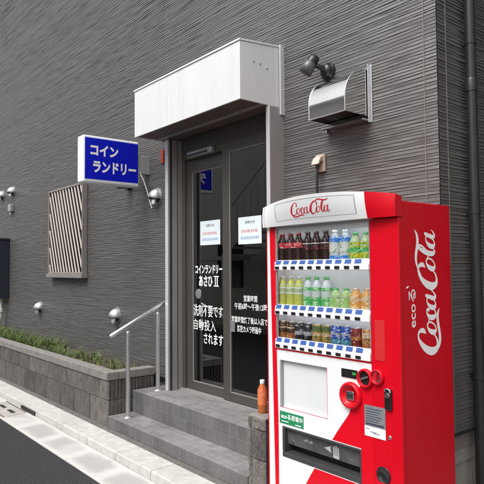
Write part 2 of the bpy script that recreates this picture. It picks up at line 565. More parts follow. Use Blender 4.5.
def catmull(P, n=8):
    out = []
    for i in range(len(P) - 1):
        p0 = P[max(i - 1, 0)]; p1 = P[i]; p2 = P[i + 1]; p3 = P[min(i + 2, len(P) - 1)]
        for k in range(n):
            t = k / n
            out.append(tuple(.5 * (2 * b + (c - a) * t + (2 * a - 5 * b + 4 * c - d) * t * t + (3 * b - a - 3 * c + d) * t ** 3)
                             for a, b, c, d in zip(p0, p1, p2, p3)))
    out.append(P[-1])
    return out

def script_logo(mb, place, sub=6, m=0, step=0.00012, fat=1.0):
    """place(x, y, lift) -> world point, for x 0..3.1 and y 0..1; every stroke is a ribbon with round ends, lifted a hair over the one before"""
    lift = 0.0
    for s in SCRIPT:
        C = [(x, y, w * fat) for x, y, w in catmull(s, sub)]
        L, Rr = [], []
        n = len(C)
        for i, (x, y, w) in enumerate(C):
            a = C[max(i - 1, 0)]; b = C[min(i + 1, n - 1)]
            dx, dy = b[0] - a[0], b[1] - a[1]
            q = math.hypot(dx, dy) or 1
            nx, ny = -dy / q, dx / q
            lf = lift + step * 0.9 * i / n
            L.append(place(x + nx * w / 2, y + ny * w / 2, lf))
            Rr.append(place(x - nx * w / 2, y - ny * w / 2, lf))
        mb.grid([L, Rr], m, False)
        for e, k in ((0, 1), (n - 1, -1)):
            x, y, w = C[e]
            lf = lift + (step * 0.95 if e else -step * 0.05)
            mb.face([place(x + w / 2 * math.cos(t * math.pi / 5), y + w / 2 * math.sin(t * math.pi / 5), lf + step * 0.03) for t in range(10)], m)
        lift += step

# ================================================================== SETTING: ground, road, kerb
mb = MB(); mb.face([(-150, -5.9, 0), (120, -5.9, 0), (120, -1.205, 0), (-150, -1.205, 0)])
road = struct(mb.build('road', M_asphalt))
mb = MB(); mb.face([(-1500, -1500, -0.03), (1500, -1500, -0.03), (1500, 1500, -0.03), (-1500, 1500, -0.03)])
struct(mb.build('ground', M_pave))
mb = MB(); mb.box(-60, 40, -7.4, -5.9, -0.02, 0.12)
struct(mb.build('opposite_pavement', M_pave, bevel=0.01))
# gutter: one slab per joint, a thin pale line of mortar between slabs
GX = [-15.5, -13.9, -12.3, -10.7, -8.93, -8.33, -7.73, -7.13, -6.38, -5.93, -5.33, -4.73, -4.13, -3.53, -2.93, -2.33, -1.73, -1.13, -0.53, 0.07, 3, 6]
mb = MB()
for a, b in zip(GX[:-1], GX[1:]):
    g = 0.004
    mb.prism([(a + g, -1.20, 0.006), (a + g, -0.918, 0.022), (a + g, -0.918, -0.05), (a + g, -1.20, -0.05)], (b - a - 2 * g, 0, 0))
struct(mb.build('gutter', M_gutter, bevel=0.004))
mb = MB(); mb.prism([(-15.5, -1.199, 0.004), (-15.5, -0.92, 0.0195), (-15.5, -0.92, -0.05), (-15.5, -1.199, -0.05)], (21.5, 0, 0))
struct(mb.build('gutter_joint_mortar', mat('pale joint mortar', (0.60, 0.58, 0.55), 0.9, var=0.1, vscale=30)))
KX = [-15.5, -14.3, -13.1, -11.9, -10.7, -9.53, -8.93, -8.33, -7.73, -7.13, -6.14, -5.5, -4.9, -4.35, -3.79, -3.2, -2.6, -2.0, -1.4, -0.8, -0.2, 3, 6]
mb = MB()
for a, b in zip(KX[:-1], KX[1:]):
    g = 0.003
    mb.prism([(a + g, -0.917, -0.05), (a + g, -0.905, 0.078), (a + g, -0.896, 0.084), (a + g, -0.690, 0.087), (a + g, -0.690, -0.05)], (b - a - 2 * g, 0, 0))
struct(mb.build('kerb', M_kerb, bevel=0.005))
mb = MB(); mb.prism([(-15.5, -0.9, -0.05), (-15.5, -0.9, 0.074), (-15.5, -0.692, 0.080), (-15.5, -0.692, -0.05)], (21.5, 0, 0))
struct(mb.build('kerb_joint_mortar', M_mortarshade))
mb = MB()
mb.prism([(-15.5, -0.689, -0.05), (-15.5, -0.689, 0.084), (-15.5, -0.655, 0.098), (-15.5, -0.60, 0.100), (-15.5, -0.60, -0.05)], (21.5, 0, 0))
mb.box(-15.5, 6, -0.60, 6, -0.05, 0.10)
struct(mb.build('pavement', M_mortarshade))

# drain cover let into the gutter
t = root('drain_cover', 'rusty pale drain cover with two slots set in the gutter beside the kerb', 'drain cover', (-6.73, -1.06, 0.0))
mb = MB(); mb.prism([(-7.10, -1.185, 0.011), (-7.10, -0.925, 0.026), (-7.10, -0.925, 0.0), (-7.10, -1.185, 0.0)], (0.70, 0, 0))
mb.build('cover_plate', M_iron, t, bevel=0.004)
for x0, x1 in ((-6.98, -6.80), (-6.68, -6.50)):
    mb = MB(); mb.prism([(x0, -1.06, 0.0205), (x0, -1.02, 0.0228), (x0, -1.02, 0.015), (x0, -1.06, 0.013)], (x1 - x0, 0, 0))
    mb.build('slot', M_dark, t)
mb = MB()
for p in ([(-7.09, -1.175, 0.0128), (-7.09, -1.165, 0.0134)], [(-7.09, -0.945, 0.0261), (-7.09, -0.935, 0.0267)]):
    (x, ya, za), (_, yb, zb) = p
    mb.prism([(x, ya, za), (x, yb, zb), (x, yb, zb - 0.006), (x, ya, za - 0.006)], (0.68, 0, 0))
mb.build('groove', M_dark, t)
mb = MB(); mb.box(-6.62, -6.2, -0.924, -0.906, 0.026, 0.062)
mb.build('kerb_inlet', M_dark, t)

# ================================================================== THE BUILDING
B = root('laundry_building', 'charcoal ribbed coin laundry building with glass sliding doors', 'building', (-4.0, 0.0, 0.1))

def smooth_noise(xs, step):
    n = int((xs[-1] - xs[0]) / step) + 3
    kn = RNG.uniform(-1, 1, n)
    t = (xs - xs[0]) / step
    i = t.astype(int); f = t - i
    f = f * f * (3 - 2 * f)
    return kn[i] * (1 - f) + kn[i + 1] * f

def ribbed(name, xs, z0, z1, place, hole, parent):
    """carved horizontal ribs: irregular bands between narrow grooves, their faces tilted and stepped along the wall"""
    V, F = [], []
    z = z0; base = 0; n = len(xs)
    prev_edge = np.full(n, z0)
    while z < z1:
        h = RNG.uniform(.0155, .0265)
        top = z + h
        edge = top + 0.0012 * smooth_noise(xs, .23) + 0.0004 * smooth_noise(xs, .08)
        dl = 0.0055 + 0.0021 * smooth_noise(xs, .19) + 0.0010 * smooth_noise(xs, .07)
        du = 0.0033 + 0.0022 * smooth_noise(xs, .15) + 0.0010 * smooth_noise(xs, .06)
        g = 0.0018
        gd = np.full(n, 0.0012)
        rows = [(prev_edge, gd), (prev_edge + g, dl), (edge - g * 1.5, du), (edge, gd)]
        for zz, d in rows:
            V.append(place(xs, d, zz))
        for r in range(3):
            a = base + r * n + np.arange(n - 1)
            q = np.stack([a, a + 1, a + 1 + n, a + n], 1)
            if hole:
                xm = (xs[:-1] + xs[1:]) / 2
                zm = (z + top) / 2
                q = q[~((xm > hole[0]) & (xm < hole[1]) & (zm < hole[2]))]
            F.append(q)
        base += 4 * n
        prev_edge = edge
        z = top
    return np_mesh(name, np.concatenate(V), np.concatenate(F), M_siding, parent)

ribbed('siding_wall', np.linspace(-14.0, -1.915, 300), 0.475, 7.4,
       lambda xs, d, zz: np.stack([xs, -d, zz], 1), (-4.79, -3.29, 2.86), B)
ribbed('side_wall', np.linspace(0.0, 7.0, 130), 0.575, 7.4,
       lambda xs, d, zz: np.stack([np.full(len(xs), -1.915) + d, xs, zz], 1), None, B)
# body behind the siding, with a hole for the doorway
mb = MB()
mb.box(-14.0, -4.76, 0.004, 0.30, 0.47, 7.4); mb.box(-3.30, -1.921, 0.004, 0.30, 0.47, 7.4); mb.box(-4.76, -3.30, 0.004, 0.30, 2.87, 7.4)
mb.box(-2.2, -1.919, 0.30, 7.0, 0.47, 7.4); mb.box(-14.0, -1.919, 6.9, 7.0, 0.47, 7.4)
mb.build('wall_core', M_joint, B)
mb = MB(); mb.box(-14.2, -1.87, -0.06, 7.1, 7.4, 7.55)
mb.build('roof', M_flash, B)
mb = MB(); mb.box(-14.0, -4.80, 0.012, 0.3, 0.0, 0.46); mb.box(-3.27, -1.935, 0.012, 0.3, 0.0, 0.46); mb.box(-4.80, -3.27, 0.05, 0.3, 0.0, 0.40)
mb.box(-2.2, -1.93, 0.3, 7.0, 0.0, 0.38)
mb.build('foundation', M_found, B)
mb = MB(); mb.box(-2.2, -1.926, 0.02, 7.0, 0.384, 0.56)
mb.build('foundation', M_found, B)
mb = MB(); mb.box(-14.0, -4.80, -0.016, 0.010, 0.450, 0.476); mb.box(-3.27, -1.90, -0.016, 0.010, 0.450, 0.476)
mb.build('base_flashing', M_flash, B)
mb = MB(); mb.box(-1.932, -1.897, 0.0, 7.0, 0.562, 0.578)
mb.build('base_flashing', M_flash, B)
for x in (-11.03, -8.015, -5.0155):
    mb = MB(); mb.box(x - 0.004, x + 0.004, -0.0045, 0.003, 0.48, 7.38)
    mb.build('sealant_joint', M_joint, B)
mb = MB(); mb.box(-2.006, -2.000, -0.0075, 0.003, 0.48, 7.38)
mb.build('sealant_joint', M_joint, B)
mb = MB(); mb.box(-1.918, -1.9075, 0.088, 0.094, 0.58, 7.38)
mb.build('sealant_joint', M_joint, B)

# door surround -----------------------------------------------------
def column(xa, xb, inner):
    """aluminium jamb: pale front strip, grey return, dark groove"""
    mb = MB(); mb.box(xa, xb, -0.145, 0.10, 0.41, 2.838)
    c = mb.build('door_jamb', M_alu, B, bevel=0.003)
    mb = MB(); mb.box(xa - 0.001, xb + 0.001, -0.158, -0.146, 0.411, 2.837)
    mb.build('front_trim', M_alulight, c, bevel=0.003)
    xi = xb if inner > 0 else xa
    mb = MB(); mb.box(xi - 0.003, xi + 0.003, -0.132, -0.112, 0.412, 2.836)
    mb.build('seal_groove', M_dark, c)
    mb = MB(); mb.box(xi - 0.004, xi + 0.004, -0.052, -0.046, 0.412, 2.836)
    mb.build('groove', M_bronze, c)
    return c
column(-4.80, -4.752, 1)
column(-3.31, -3.272, -1)
def D(x, z):
    return x * 1.00645, 1.58 + (z - 1.58) * 1.00645
DY = 0.02
# fixed frame: head box with the sliding gear, threshold
mb = MB()
mb.box(-4.751, -3.311, 0.0, 0.10, 2.70, 2.85)
mb.box(-4.751, -4.70, 0.005, 0.09, 0.41, 2.70)
mb.box(-3.36, -3.311, 0.005, 0.09, 0.41, 2.70)
mb.build('door_frame', M_bronze, B, bevel=0.003)
mb = MB(); mb.box(-4.699, -4.032, -0.012, 0.09, 2.63, 2.698)
mb.build('sliding_gear_box', M_bronze, B, bevel=0.004)
mb = MB(); mb.box(-4.751, -3.311, -0.02, 0.10, 0.408, 0.424)
mb.build('threshold', M_alu, B, bevel=0.003)
mb = MB(); mb.box(-4.56, -4.17, -0.066, -0.012, 2.632, 2.690)
ds = mb.build('door_sensor', M_alu, B, bevel=0.012, bseg=3)
mb = MB(); mb.box(-4.54, -4.22, -0.069, -0.0655, 2.640, 2.660)
mb.build('sensor_lens', M_black, ds)

def door(x0, x1, y, ztop, gl, gr, gb, gt, lab):
    """one door leaf: frame of four rails with a pane between"""
    mb = MB()
    z0 = 0.428
    mb.box(x0, gl, y, y + 0.035, z0, ztop); mb.box(gr, x1, y, y + 0.035, z0, ztop)
    mb.box(gl, gr, y, y + 0.035, z0, gb); mb.box(gl, gr, y, y + 0.035, gt, ztop)
    d = mb.build('glass_door', M_bronze, B, bevel=0.003)
    if lab: d['label'] = lab
    mb = MB(); mb.box(gl, gr, y + 0.014, y + 0.020, gb, gt)
    mb.build('pane', P_door, d)
    mb = MB()
    g = 0.006
    for a, b, c, e in ((gl, gr, gb, gb + g), (gl, gr, gt - g, gt), (gl, gl + g, gb, gt), (gr - g, gr, gb, gt)):
        mb.box(a, b, y + 0.004, y + 0.0135, c, e)
    mb.build('glazing_bead', M_alu, d)
    return d
gx0, gz0 = D(-4.572, 0.512); gx1, gz1 = D(-4.083, 2.500)
dl = door(-4.699, -4.015, 0.024, 2.628, gx0, gx1, gz0, gz1, 'sliding leaf lettered with the laundry name')
gx2, gz2 = (-3.972, 0.502); gx3, gz3 = D(-3.40, 2.600)
dr = door(-4.066, -3.361, -0.014, 2.699, gx2, gx3, gz2, gz3, 'leaf lettered with the opening hours')
YL, YR = 0.024 + 0.0132, -0.014 + 0.0132          # lettering just in front of each pane
EX, EZ = (1, 0, 0), (0, 0, 1)
def letter(parent, body, x0, x1, z0, z1, y, bold=0.035, sp=1.0, name='lettering'):
    a = D(x0, z0); b = D(x1, z1)
    mb = MB()
    put_text(mb, body, (a[0], y, a[1]), EX, EZ, b[0] - a[0], b[1] - a[1], bold, sp)
    mb.build(name, M_letter, parent, fixn=False)
letter(dl, 'コインランドリー', -4.538, -4.115, 1.528, 1.612, YL)
letter(dl, 'あさひ', -4.480, -4.262, 1.408, 1.512, YL)
a = D(-4.245, 1.412); b = D(-4.165, 1.508)
mb = MB()
mb.box(a[0], b[0], YL - 0.0006, YL, a[1], a[1] + .009); mb.box(a[0], b[0], YL - 0.0006, YL, b[1] - .009, b[1])
for k in (.26, .62): mb.box(a[0] + (b[0] - a[0]) * k, a[0] + (b[0] - a[0]) * k + .013, YL - 0.0006, YL, a[1] + .0091, b[1] - .0091)
mb.build('lettering', M_letter, dl)
letter(dl, '洗剤不要です', -4.570, -4.108, 1.128, 1.240, YL, 0.008)
letter(dl, '自動投入', -4.570, -4.215, 0.998, 1.100, YL, 0.006)
letter(dl, 'されます', -4.405, -4.108, 0.880, 0.980, YL, 0.016)
letter(dr, '営業時間', -3.768, -3.592, 1.296, 1.350, YR, 0.010)
letter(dr, '午前6時～午後12時', -3.892, -3.470, 1.226, 1.284, YR, 0.010)
letter(dr, '営業時間終了後は入店で', -3.935, -3.468, 1.112, 1.168, YR, 0.010)
letter(dr, '防犯カメラ録画中', -3.855, -3.548, 1.036, 1.094, YR, 0.010)
a = D(-4.49, 1.337)
mb = MB(); mb.lathe([(0.040, -0.002), (0.048, -0.001), (0.048, 0.0), (0.040, 0.0005)], (a[0], YL, a[1]), 'y', 24)
tb = mb.build('touch_mark', M_greyplate, dl)
a = D(-3.968, 1.03); b = D(-3.888, 1.128)
mb = MB(); mb.box(a[0], b[0], YR - 0.003, YR, a[1], b[1])
mb.build('touch_plate', M_greyplate, dr, bevel=0.001)

# room behind the glass
mb = MB()
mb.box(-6.6, -2.22, 3.2, 3.3, 0.43, 2.86); mb.box(-6.7, -6.6, 0.32, 3.3, 0.43, 2.86); mb.box(-2.25, -2.205, 0.32, 3.3, 0.43, 2.86)
mb.box(-6.7, -2.2, 0.301, 3.3, 2.86, 2.95)
mb.build('room_wall', M_room, B)
mb = MB(); mb.box(-6.7, -2.2, 0.11, 3.3, 0.36, 0.425)
mb.build('room_floor', M_roomfloor, B)
mb = MB()
mb.box(-6.59, -6.0, 2.3, 3.19, 0.426, 1.5)
mb.build('dark_counter', M_dark, B)

# notices taped inside the glass
def notice(x0, x1, z0, z1, y, label):
    a = D(x0, z0); b = D(x1, z1)
    w, h = b[0] - a[0], b[1] - a[1]
    t = root('paper_notice', label, 'notice', (a[0] + w / 2, y, a[1]), 'paper notices on the doors')
    mb = MB(); mb.box(a[0], b[0], y - 0.0022, y - 0.0010, a[1], b[1])
    mb.build('paper', M_paper, t)
    mb = MB(); put_text(mb, 'お知らせ', (a[0] + w * .30, y - 0.0026, a[1] + h * .74), EX, EZ, w * .42, h * .12, 0.018)
    mb.build('heading', M_ink, t, fixn=False)
    rng = random.Random(5)
    for mm, zc, hh, x_0, x_1, nm in ((M_inkred, .47, .095, .12, .88, 'red_line'), (M_inkblue, .22, .085, .10, .92, 'blue_line')):
        mb = MB()
        x = x_0
        while x < x_1 - .04:        # a row of small illegible characters, each a few pen strokes
            cw = .055
            for k in range(3):
                zz = zc + (k - 1) * hh * .42 + rng.uniform(-.006, .006)
                mb.box(a[0] + w * (x + rng.uniform(0, .012)), a[0] + w * (x + cw - rng.uniform(0, .015)), y - 0.0026, y - 0.00225, a[1] + h * zz, a[1] + h * (zz + .018))
            xx = x + cw * rng.uniform(.25, .7)
            mb.box(a[0] + w * xx, a[0] + w * (xx + .012), y - 0.0029, y - 0.0024, a[1] + h * (zc - hh * .55), a[1] + h * (zc + hh * .62))
            x += cw + .018
        mb.build(nm, mm, t)
    return t
notice(-4.452, -4.140, 1.795, 2.020, YL, 'pale blue paper notice on the left door above the white laundry name')
notice(-3.830, -3.528, 1.780, 2.010, YR, 'pale blue paper notice on the right door beside the vending machine')

# ------------------------------------------------------------------ canopy
CX0, CX1, CY = -4.905, -3.285, -0.433
t = root('entrance_canopy', 'white boxy sheet metal canopy above the laundry doors', 'canopy', (-4.1, 0, 2.84))
mb = MB(); mb.box(CX0, -4.319, CY - 0.002, CY + 0.012, 2.842, 3.285); 
mb.build('fascia_panel', M_canopy, t, bevel=0.003)
mb = MB(); mb.box(-4.316, CX1, CY - 0.002, CY + 0.012, 2.842, 3.285)
mb.build('fascia_panel', M_canopy, t, bevel=0.003)
mb = MB(); mb.prism([(CX1 - 0.013, CY + 0.0125, 2.842), (CX1 - 0.013, -0.001, 2.842), (CX1 - 0.013, -0.001, 3.325), (CX1 - 0.013, CY + 0.0125, 3.285)], (0.013, 0, 0))
mb.build('side_panel', M_canopy, t, bevel=0.003)
mb = MB(); mb.prism([(CX0, CY + 0.0125, 2.842), (CX0, -0.001, 2.842), (CX0, -0.001, 3.325), (CX0, CY + 0.0125, 3.285)], (0.013, 0, 0))
mb.build('side_panel', M_canopy, t, bevel=0.003)
mb = MB(); mb.prism([(CX0 - 0.008, CY - 0.010, 3.286), (CX0 - 0.008, -0.001, 3.326), (CX0 - 0.008, -0.001, 3.342), (CX0 - 0.008, CY - 0.010, 3.302)], (CX1 - CX0 + 0.012, 0, 0))
mb.build('roof_cap', M_canopy, t, bevel=0.003)
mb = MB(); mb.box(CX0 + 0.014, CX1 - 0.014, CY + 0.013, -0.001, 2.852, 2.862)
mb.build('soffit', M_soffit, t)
mb = MB(); mb.box(CX0 + 0.014, CX1 - 0.014, -0.21, -0.17, 2.842, 2.8518)
mb.build('soffit_batten', M_alu, t)
mb = MB(); mb.box(-3.272, -3.258, -0.045, -0.001, 2.78, 3.34)
mb.build('wall_trim', M_alulight, t, bevel=0.002)
for y, z in ((-0.30, 3.155), (-0.235, 3.150), (-0.165, 3.128)):
    mb = MB(); mb.lathe([(0.008, 0.0), (0.008, 0.004), (0.005, 0.006)], (CX1, y, z), 'x', 10)
    mb.build('screw', M_alu, t)

# ------------------------------------------------------------------ projecting sign
SX0, SX1, SY0, SY1, SZ0, SZ1 = -5.505, -5.36, -0.756, -0.134, 2.442, 2.918
t = root('projecting_sign', 'blue and white box sign lettered in white, projecting from the wall left of the doors', 'sign', (-5.43, 0, 2.44))
mb = MB(); mb.box(SX0, SX1, SY0, SY1, SZ0, SZ1)
mb.build('sign_box', M_signwhite, t, bevel=0.018, bseg=4)
for xf, d in ((SX1, 1), (SX0, -1)):
    mb = MB(); mb.box(min(xf, xf + d * 0.003), max(xf, xf + d * 0.003), SY0 + 0.018, SY1 - 0.013, SZ0 + 0.036, SZ1 - 0.026)
    pnl = mb.build('sign_panel', M_signblue, t, bevel=0.0012)
    mb = MB()
    xx = xf + d * 0.0042
    ux = (0, d, 0)
    W_ = SY1 - SY0
    o1 = SY0 + W_ * 0.12 if d > 0 else SY1 - W_ * 0.12
    o2 = SY0 + W_ * 0.165 if d > 0 else SY1 - W_ * 0.165
    put_text(mb, 'コイン', (xx, o1, SZ0 + 0.275), ux, EZ, W_ * 0.49, 0.115, 0.045)
    put_text(mb, 'ランドリー', (xx, o2, SZ0 + 0.105), ux, EZ, W_ * 0.775, 0.120, 0.045)
    mb.build('lettering', M_letter, pnl, fixn=False)
mb = MB(); mb.box(-5.455, -5.365, SY1, 0.0, 2.585, 2.778)
mb.build('wall_bracket', M_signgrey, t, bevel=0.004)
mb = MB(); mb.tube([(-5.37, -0.12, 2.60), (-5.345, -0.09, 2.52), (-5.335, -0.05, 2.40), (-5.325, -0.025, 2.29), (-5.30, -0.012, 2.22)], 0.0065, 8)
mb.build('cable', M_pvc, t)

# security lamp tucked behind the sign
t = root('wall_lamp', 'small dark lamp on the wall just under the blue sign', 'lamp', (-5.80, 0, 2.52))
mb = MB(); mb.lathe([(0.07, -0.05), (0.07, 0.0)], (-5.80, -0.001, 2.535), 'y', 20)
mb.build('lamp_base', M_black, t, bevel=0.005)
mb = MB(); mb.tube([(-5.80, -0.04, 2.535), (-5.78, -0.17, 2.515)], [0.045, 0.05], 16)
mb.build('lamp_head', M_black, t)
mb = MB(); mb.tube([(-5.7801, -0.1695, 2.5151), (-5.779, -0.176, 2.514)], 0.040, 16)
mb.build('lens', M_silver, t)

# red marker plate seen at the corner of the canopy
mb = MB(); mb.box(-5.105, -5.068, -0.02, -0.006, 2.665, 2.81)
tag(mb.build('marker_plate', mat('red orange plate', (0.38, 0.035, 0.015), 0.5, var=0.15, vscale=20), None, bevel=0.004), 'small red orange plate on the wall under the left end of the canopy', 'plate')

# ------------------------------------------------------------------ spotlight on the wall
t = root('security_spotlight', 'black swivel spotlight with a silver shade on the wall above the steel vent hood', 'spotlight', (-2.80, 0, 3.0))
mb = MB(); mb.lathe([(0.068, -0.035), (0.075, -0.028), (0.075, -0.004)], (-2.775, 0, 3.0), 'y', 28)
mb.build('wall_plate', M_black, t, bevel=0.004)
mb = MB(); mb.lathe([(0.02, -0.052), (0.045, -0.045), (0.058, -0.03), (0.058, 0.0)], (-2.765, -0.036, 2.995), 'y', 24)
mb.tube([(-2.765, -0.06, 3.0), (-2.775, -0.11, 3.015), (-2.80, -0.135, 3.03)], 0.022, 12)
mb.build('swivel_arm', M_black, t)
ax = Vector((-0.075, -0.07, -0.15)).normalized()
c0 = Vector((-2.815, -0.145, 3.095))
mb = MB(); mb.tube([c0 - ax * 0.025, c0 - ax * 0.02, c0 + ax * 0.02, c0 + ax * 0.06], [0.03, 0.042, 0.048, 0.048], 20)
mb.build('lamp_back', M_black, t)
mb = MB()
c1 = c0 + ax * 0.045
mb.tube([c1, c1 + ax * 0.002, c1 + ax * 0.10, c1 + ax * 0.102, c1 + ax * 0.100, c1 + ax * 0.04], [0.050, 0.053, 0.058, 0.056, 0.052, 0.048], 24)
mb.build('lamp_shade', mat('grey lamp paint', (0.11, 0.11, 0.115), 0.4, metal=0.35, var=0.06, vscale=20), t)
mb = MB(); mb.tube([c1 + ax * 0.070, c1 + ax * 0.074], 0.050, 20)
mb.build('lens', M_tagwhite, t)
t.scale = (.84, .84, .84); t.location.x -= .008

# ------------------------------------------------------------------ stainless vent hood
t = root('vent_hood', 'polished steel quarter round vent hood on the wall above the vending machine', 'vent hood', (-2.58, 0, 2.55))
HX0, HX1, HY, HZ = -2.745, -2.43, -0.258, 2.594
prof = [(HY, HZ), (HY, 2.692)]
for k in range(1, 15):
    a = math.pi / 2 * k / 14
    prof.append((HY + 0.235 * (1 - math.cos(a)), 2.692 + 0.215 * math.sin(a)))
prof.append((-0.012, 2.907))
mb = MB()
mb.grid([[(HX0, y, z) for y, z in prof], [(HX1, y, z) for y, z in prof]], 0, True)
mb.build('hood_shell', M_chrome, t, fixn=False)
for x, w in ((HX1, 0.004), (HX0 - 0.004, 0.004)):
    mb = MB(); mb.prism([(x, y, z) for y, z in prof] + [(x, -0.012, HZ)], (w, 0, 0))
    mb.build('end_cheek', M_chrome, t)
mb = MB(); mb.tube([(HX1 + 0.004, y, z) for y, z in prof], 0.004, 6)
mb.tube([(HX0 - 0.004, y, z) for y, z in prof], 0.004, 6)
mb.tube([(HX0 - 0.004, HY, HZ), (HX1 + 0.004, HY, HZ)], 0.004, 6)
mb.build('rim', M_silver, t)
mb = MB(); mb.box(HX0 - 0.03, HX1 + 0.008, -0.0115, -0.006, 2.575, 2.925)
mb.build('back_plate', M_chrome, t, bevel=0.002)
mb = MB(); mb.box(HX0 - 0.06, HX1 + 0.008, -0.085, -0.012, 2.560, 2.572)
mb.build('lower_flange', M_silver, t, bevel=0.002)
mb = MB(); mb.box(HX1 + 0.010, HX1 + 0.016, -0.034, -0.006, 2.55, 2.945); mb.box(HX1 + 0.0165, HX1 + 0.030, -0.012, -0.006, 2.55, 2.945)
mb.build('edge_strip', M_silver, t, bevel=0.002)
mb = MB(); mb.box(HX0 + 0.002, HX1 - 0.002, HY + 0.008, -0.024, HZ + 0.03, HZ + 0.034)
mb.build('louvre', M_dark, t)
mb = MB(); mb.box(-2.80, -2.76, -0.07, -0.03, 2.535, 2.559)
mb.build('latch', M_silver, t, bevel=0.004)

# ------------------------------------------------------------------ outlet and cable
t = root('wall_outlet', 'beige weatherproof wall outlet above the vending machine', 'outlet', (-2.86, 0, 2.30))
mb = MB(); mb.box(-2.915, -2.825, -0.026, -0.004, 2.275, 2.405)
mb.build('outlet_plate', M_beige, t, bevel=0.006, bseg=3)
mb = MB(); mb.prism([(-2.905, -0.027, 2.395), (-2.905, -0.060, 2.375), (-2.905, -0.085, 2.325), (-2.905, -0.070, 2.322), (-2.905, -0.050, 2.350), (-2.905, -0.027, 2.352)], (0.07, 0, 0))
mb.build('rain_cover', mat('pale outlet cover', (0.55, 0.50, 0.43), 0.45, var=0.06, vscale=20), t, bevel=0.004)
t = root('power_cord', 'black power cord running from the beige outlet down behind the vending machine', 'power cord', (-2.87, -0.04, 1.93))
mb = MB(); mb.tube([(-2.872, -0.05, 2.300), (-2.874, -0.052, 2.22), (-2.876, -0.05, 2.1), (-2.872, -0.06, 1.95), (-2.85, -0.08, 1.6), (-2.83, -0.08, 0.9), (-2.83, -0.08, 0.3)], 0.009, 8)
mb.build('cord', M_black, t)
mb = MB(); mb.tube([(-2.872, -0.045, 2.352), (-2.872, -0.05, 2.295)], [0.017, 0.012], 12)
mb.build('plug', M_black, t)

# ------------------------------------------------------------------ lattice grille over a window
t = root('window_grille', 'bronze framed window grille of slanting pale slats left of the blue sign', 'window grille', (-7.58, 0, 1.49))
gx0_, gx1_, gz0_, gz1_, gy = -8.10, -6.93, 1.515, 2.690, -0.078
mb = MB(); mb.box(gx0_ + 0.05, gx1_ - 0.05, -0.03, -0.008, gz0_ + 0.05, gz1_ - 0.05)
mb.build('window_pane', M_windark, t)
mb = MB()
f = 0.022
mb.box(gx0_, gx0_ + f, gy, -0.008, gz0_, gz1_); mb.box(gx1_ - f, gx1_, gy, -0.008, gz0_, gz1_)
mb.box(gx0_ + f, gx1_ - f, gy, -0.008, gz1_ - f, gz1_); mb.box(gx0_ + f, gx1_ - f, gy, -0.008, gz0_, gz0_ + f)
mb.build('frame', M_grille, t, bevel=0.004)
mb = MB(); mb.box(gx0_ - 0.02, gx1_ + 0.02, gy - 0.02, -0.008, gz0_ - 0.05, gz0_ - 0.002)
mb.build('sill', M_grille, t, bevel=0.004)
ix0, ix1, iz0, iz1 = gx0_ + f, gx1_ - f, gz0_ + f, gz1_ - f
slope = -0.44 / 1.08
x = ix0 - 0.5
while x < ix1 + 0.55:
    # clip the slanting slat (x at top, running down and right)
    pts = []
    hw = 0.0155
    def xz(s): return x + (iz1 - s) * -slope
    za, zb = iz1, iz0
    if xz(za) < ix0 + hw: za = iz1 + (ix0 + hw - x) / slope
    if xz(zb) > ix1 - hw: zb = iz1 + (ix1 - hw - x) / slope
    if za - zb > 0.05:
        mb = MB()
        mb.prism([(xz(za) - hw, gy + 0.006, za), (xz(za) + hw, gy + 0.006, za), (xz(zb) + hw, gy + 0.006, zb), (xz(zb) - hw, gy + 0.006, zb)], (0, 0.010, 0))
        mb.build('slat', M_slat, t, bevel=0.002)
    x += 0.098
# ------------------------------------------------------------------ round stainless vent caps
def vent_cap(x, z, r, label, first=[]):
    t = root('wall_vent', label, 'vent', (x, 0, z), 'steel vent caps on the charcoal wall')
    if not first:
        mb = MB(); mb.lathe([(r * 1.0, -0.010), (r * 1.0, -0.001)], (x, -0.004, z), 'y', 28)
        a = mb.build('flange', M_vent, t, bevel=0.003)
        # hood: a half bowl, open below
        mb = MB()
        rows = []
        for i in range(15):
            th = math.pi * (-0.12 + 1.24 * i / 14)      # around, from left below to right below
            row = []
            for j in range(9):
                ph = math.pi / 2 * j / 8
                rr = r * 0.86 * math.cos(ph * 0.98)
                row.append((x + rr * math.cos(th), -0.016 - r * 1.0 * math.sin(ph), z + rr * math.sin(th) * 1.02 - 0.12 * r * math.sin(ph)))
            rows.append(row)
        mb.grid(rows, 0, True)
        b = mb.build('hood', M_vent, t, fixn=False)
        s = b.modifiers.new('thick', 'SOLIDIFY'); s.thickness = 0.003
        mb = MB(); mb.lathe([(r * 0.55, -0.03), (r * 0.62, 0.0)], (x, -0.016, z - r * 0.25), 'y', 20)
        mb.build('duct_mouth', M_dark, t)
        mb = MB(); mb.tube([(x, -0.03, z - r * 0.35), (x, -r * 0.55, z - r * 0.70), (x, -r * 0.62, z - r * 1.02)], [r * 0.38, r * 0.36, r * 0.30], 16)
        mb.build('spout', M_vent, t)
        first.append(t)
    else:
        for ch in first[0].children:
            c = ch.copy(); COL.objects.link(c); c.parent = t
    return t
vent_cap(-6.10, 1.045, 0.090, 'steel vent cap low on the wall nearest the handrail')
vent_cap(-8.58, 1.015, 0.090, 'steel vent cap low on the wall below the window grille and above the grass')
vent_cap(-5.195, 2.335, 0.090, 'steel vent cap between the blue sign and the door jamb')
vent_cap(-9.90, 2.895, 0.090, 'higher of two steel vent caps at the far left, next to the small grey box')
vent_cap(-10.47, 2.885, 0.090, 'steel vent cap at the far left edge of the photo')
t = root('junction_box', 'small pale grey box on the wall beneath the far left vent caps', 'box', (-9.93, 0, 2.55))
mb = MB(); mb.box(-9.985, -9.865, -0.07, -0.004, 2.555, 2.675)
mb.build('box_body', M_vent, t, bevel=0.012, bseg=3)
mb = MB(); mb.tube([(-9.925, -0.035, 2.554), (-9.925, -0.035, 2.50)], 0.022, 12)
mb.build('cable_gland', M_signgrey, t)

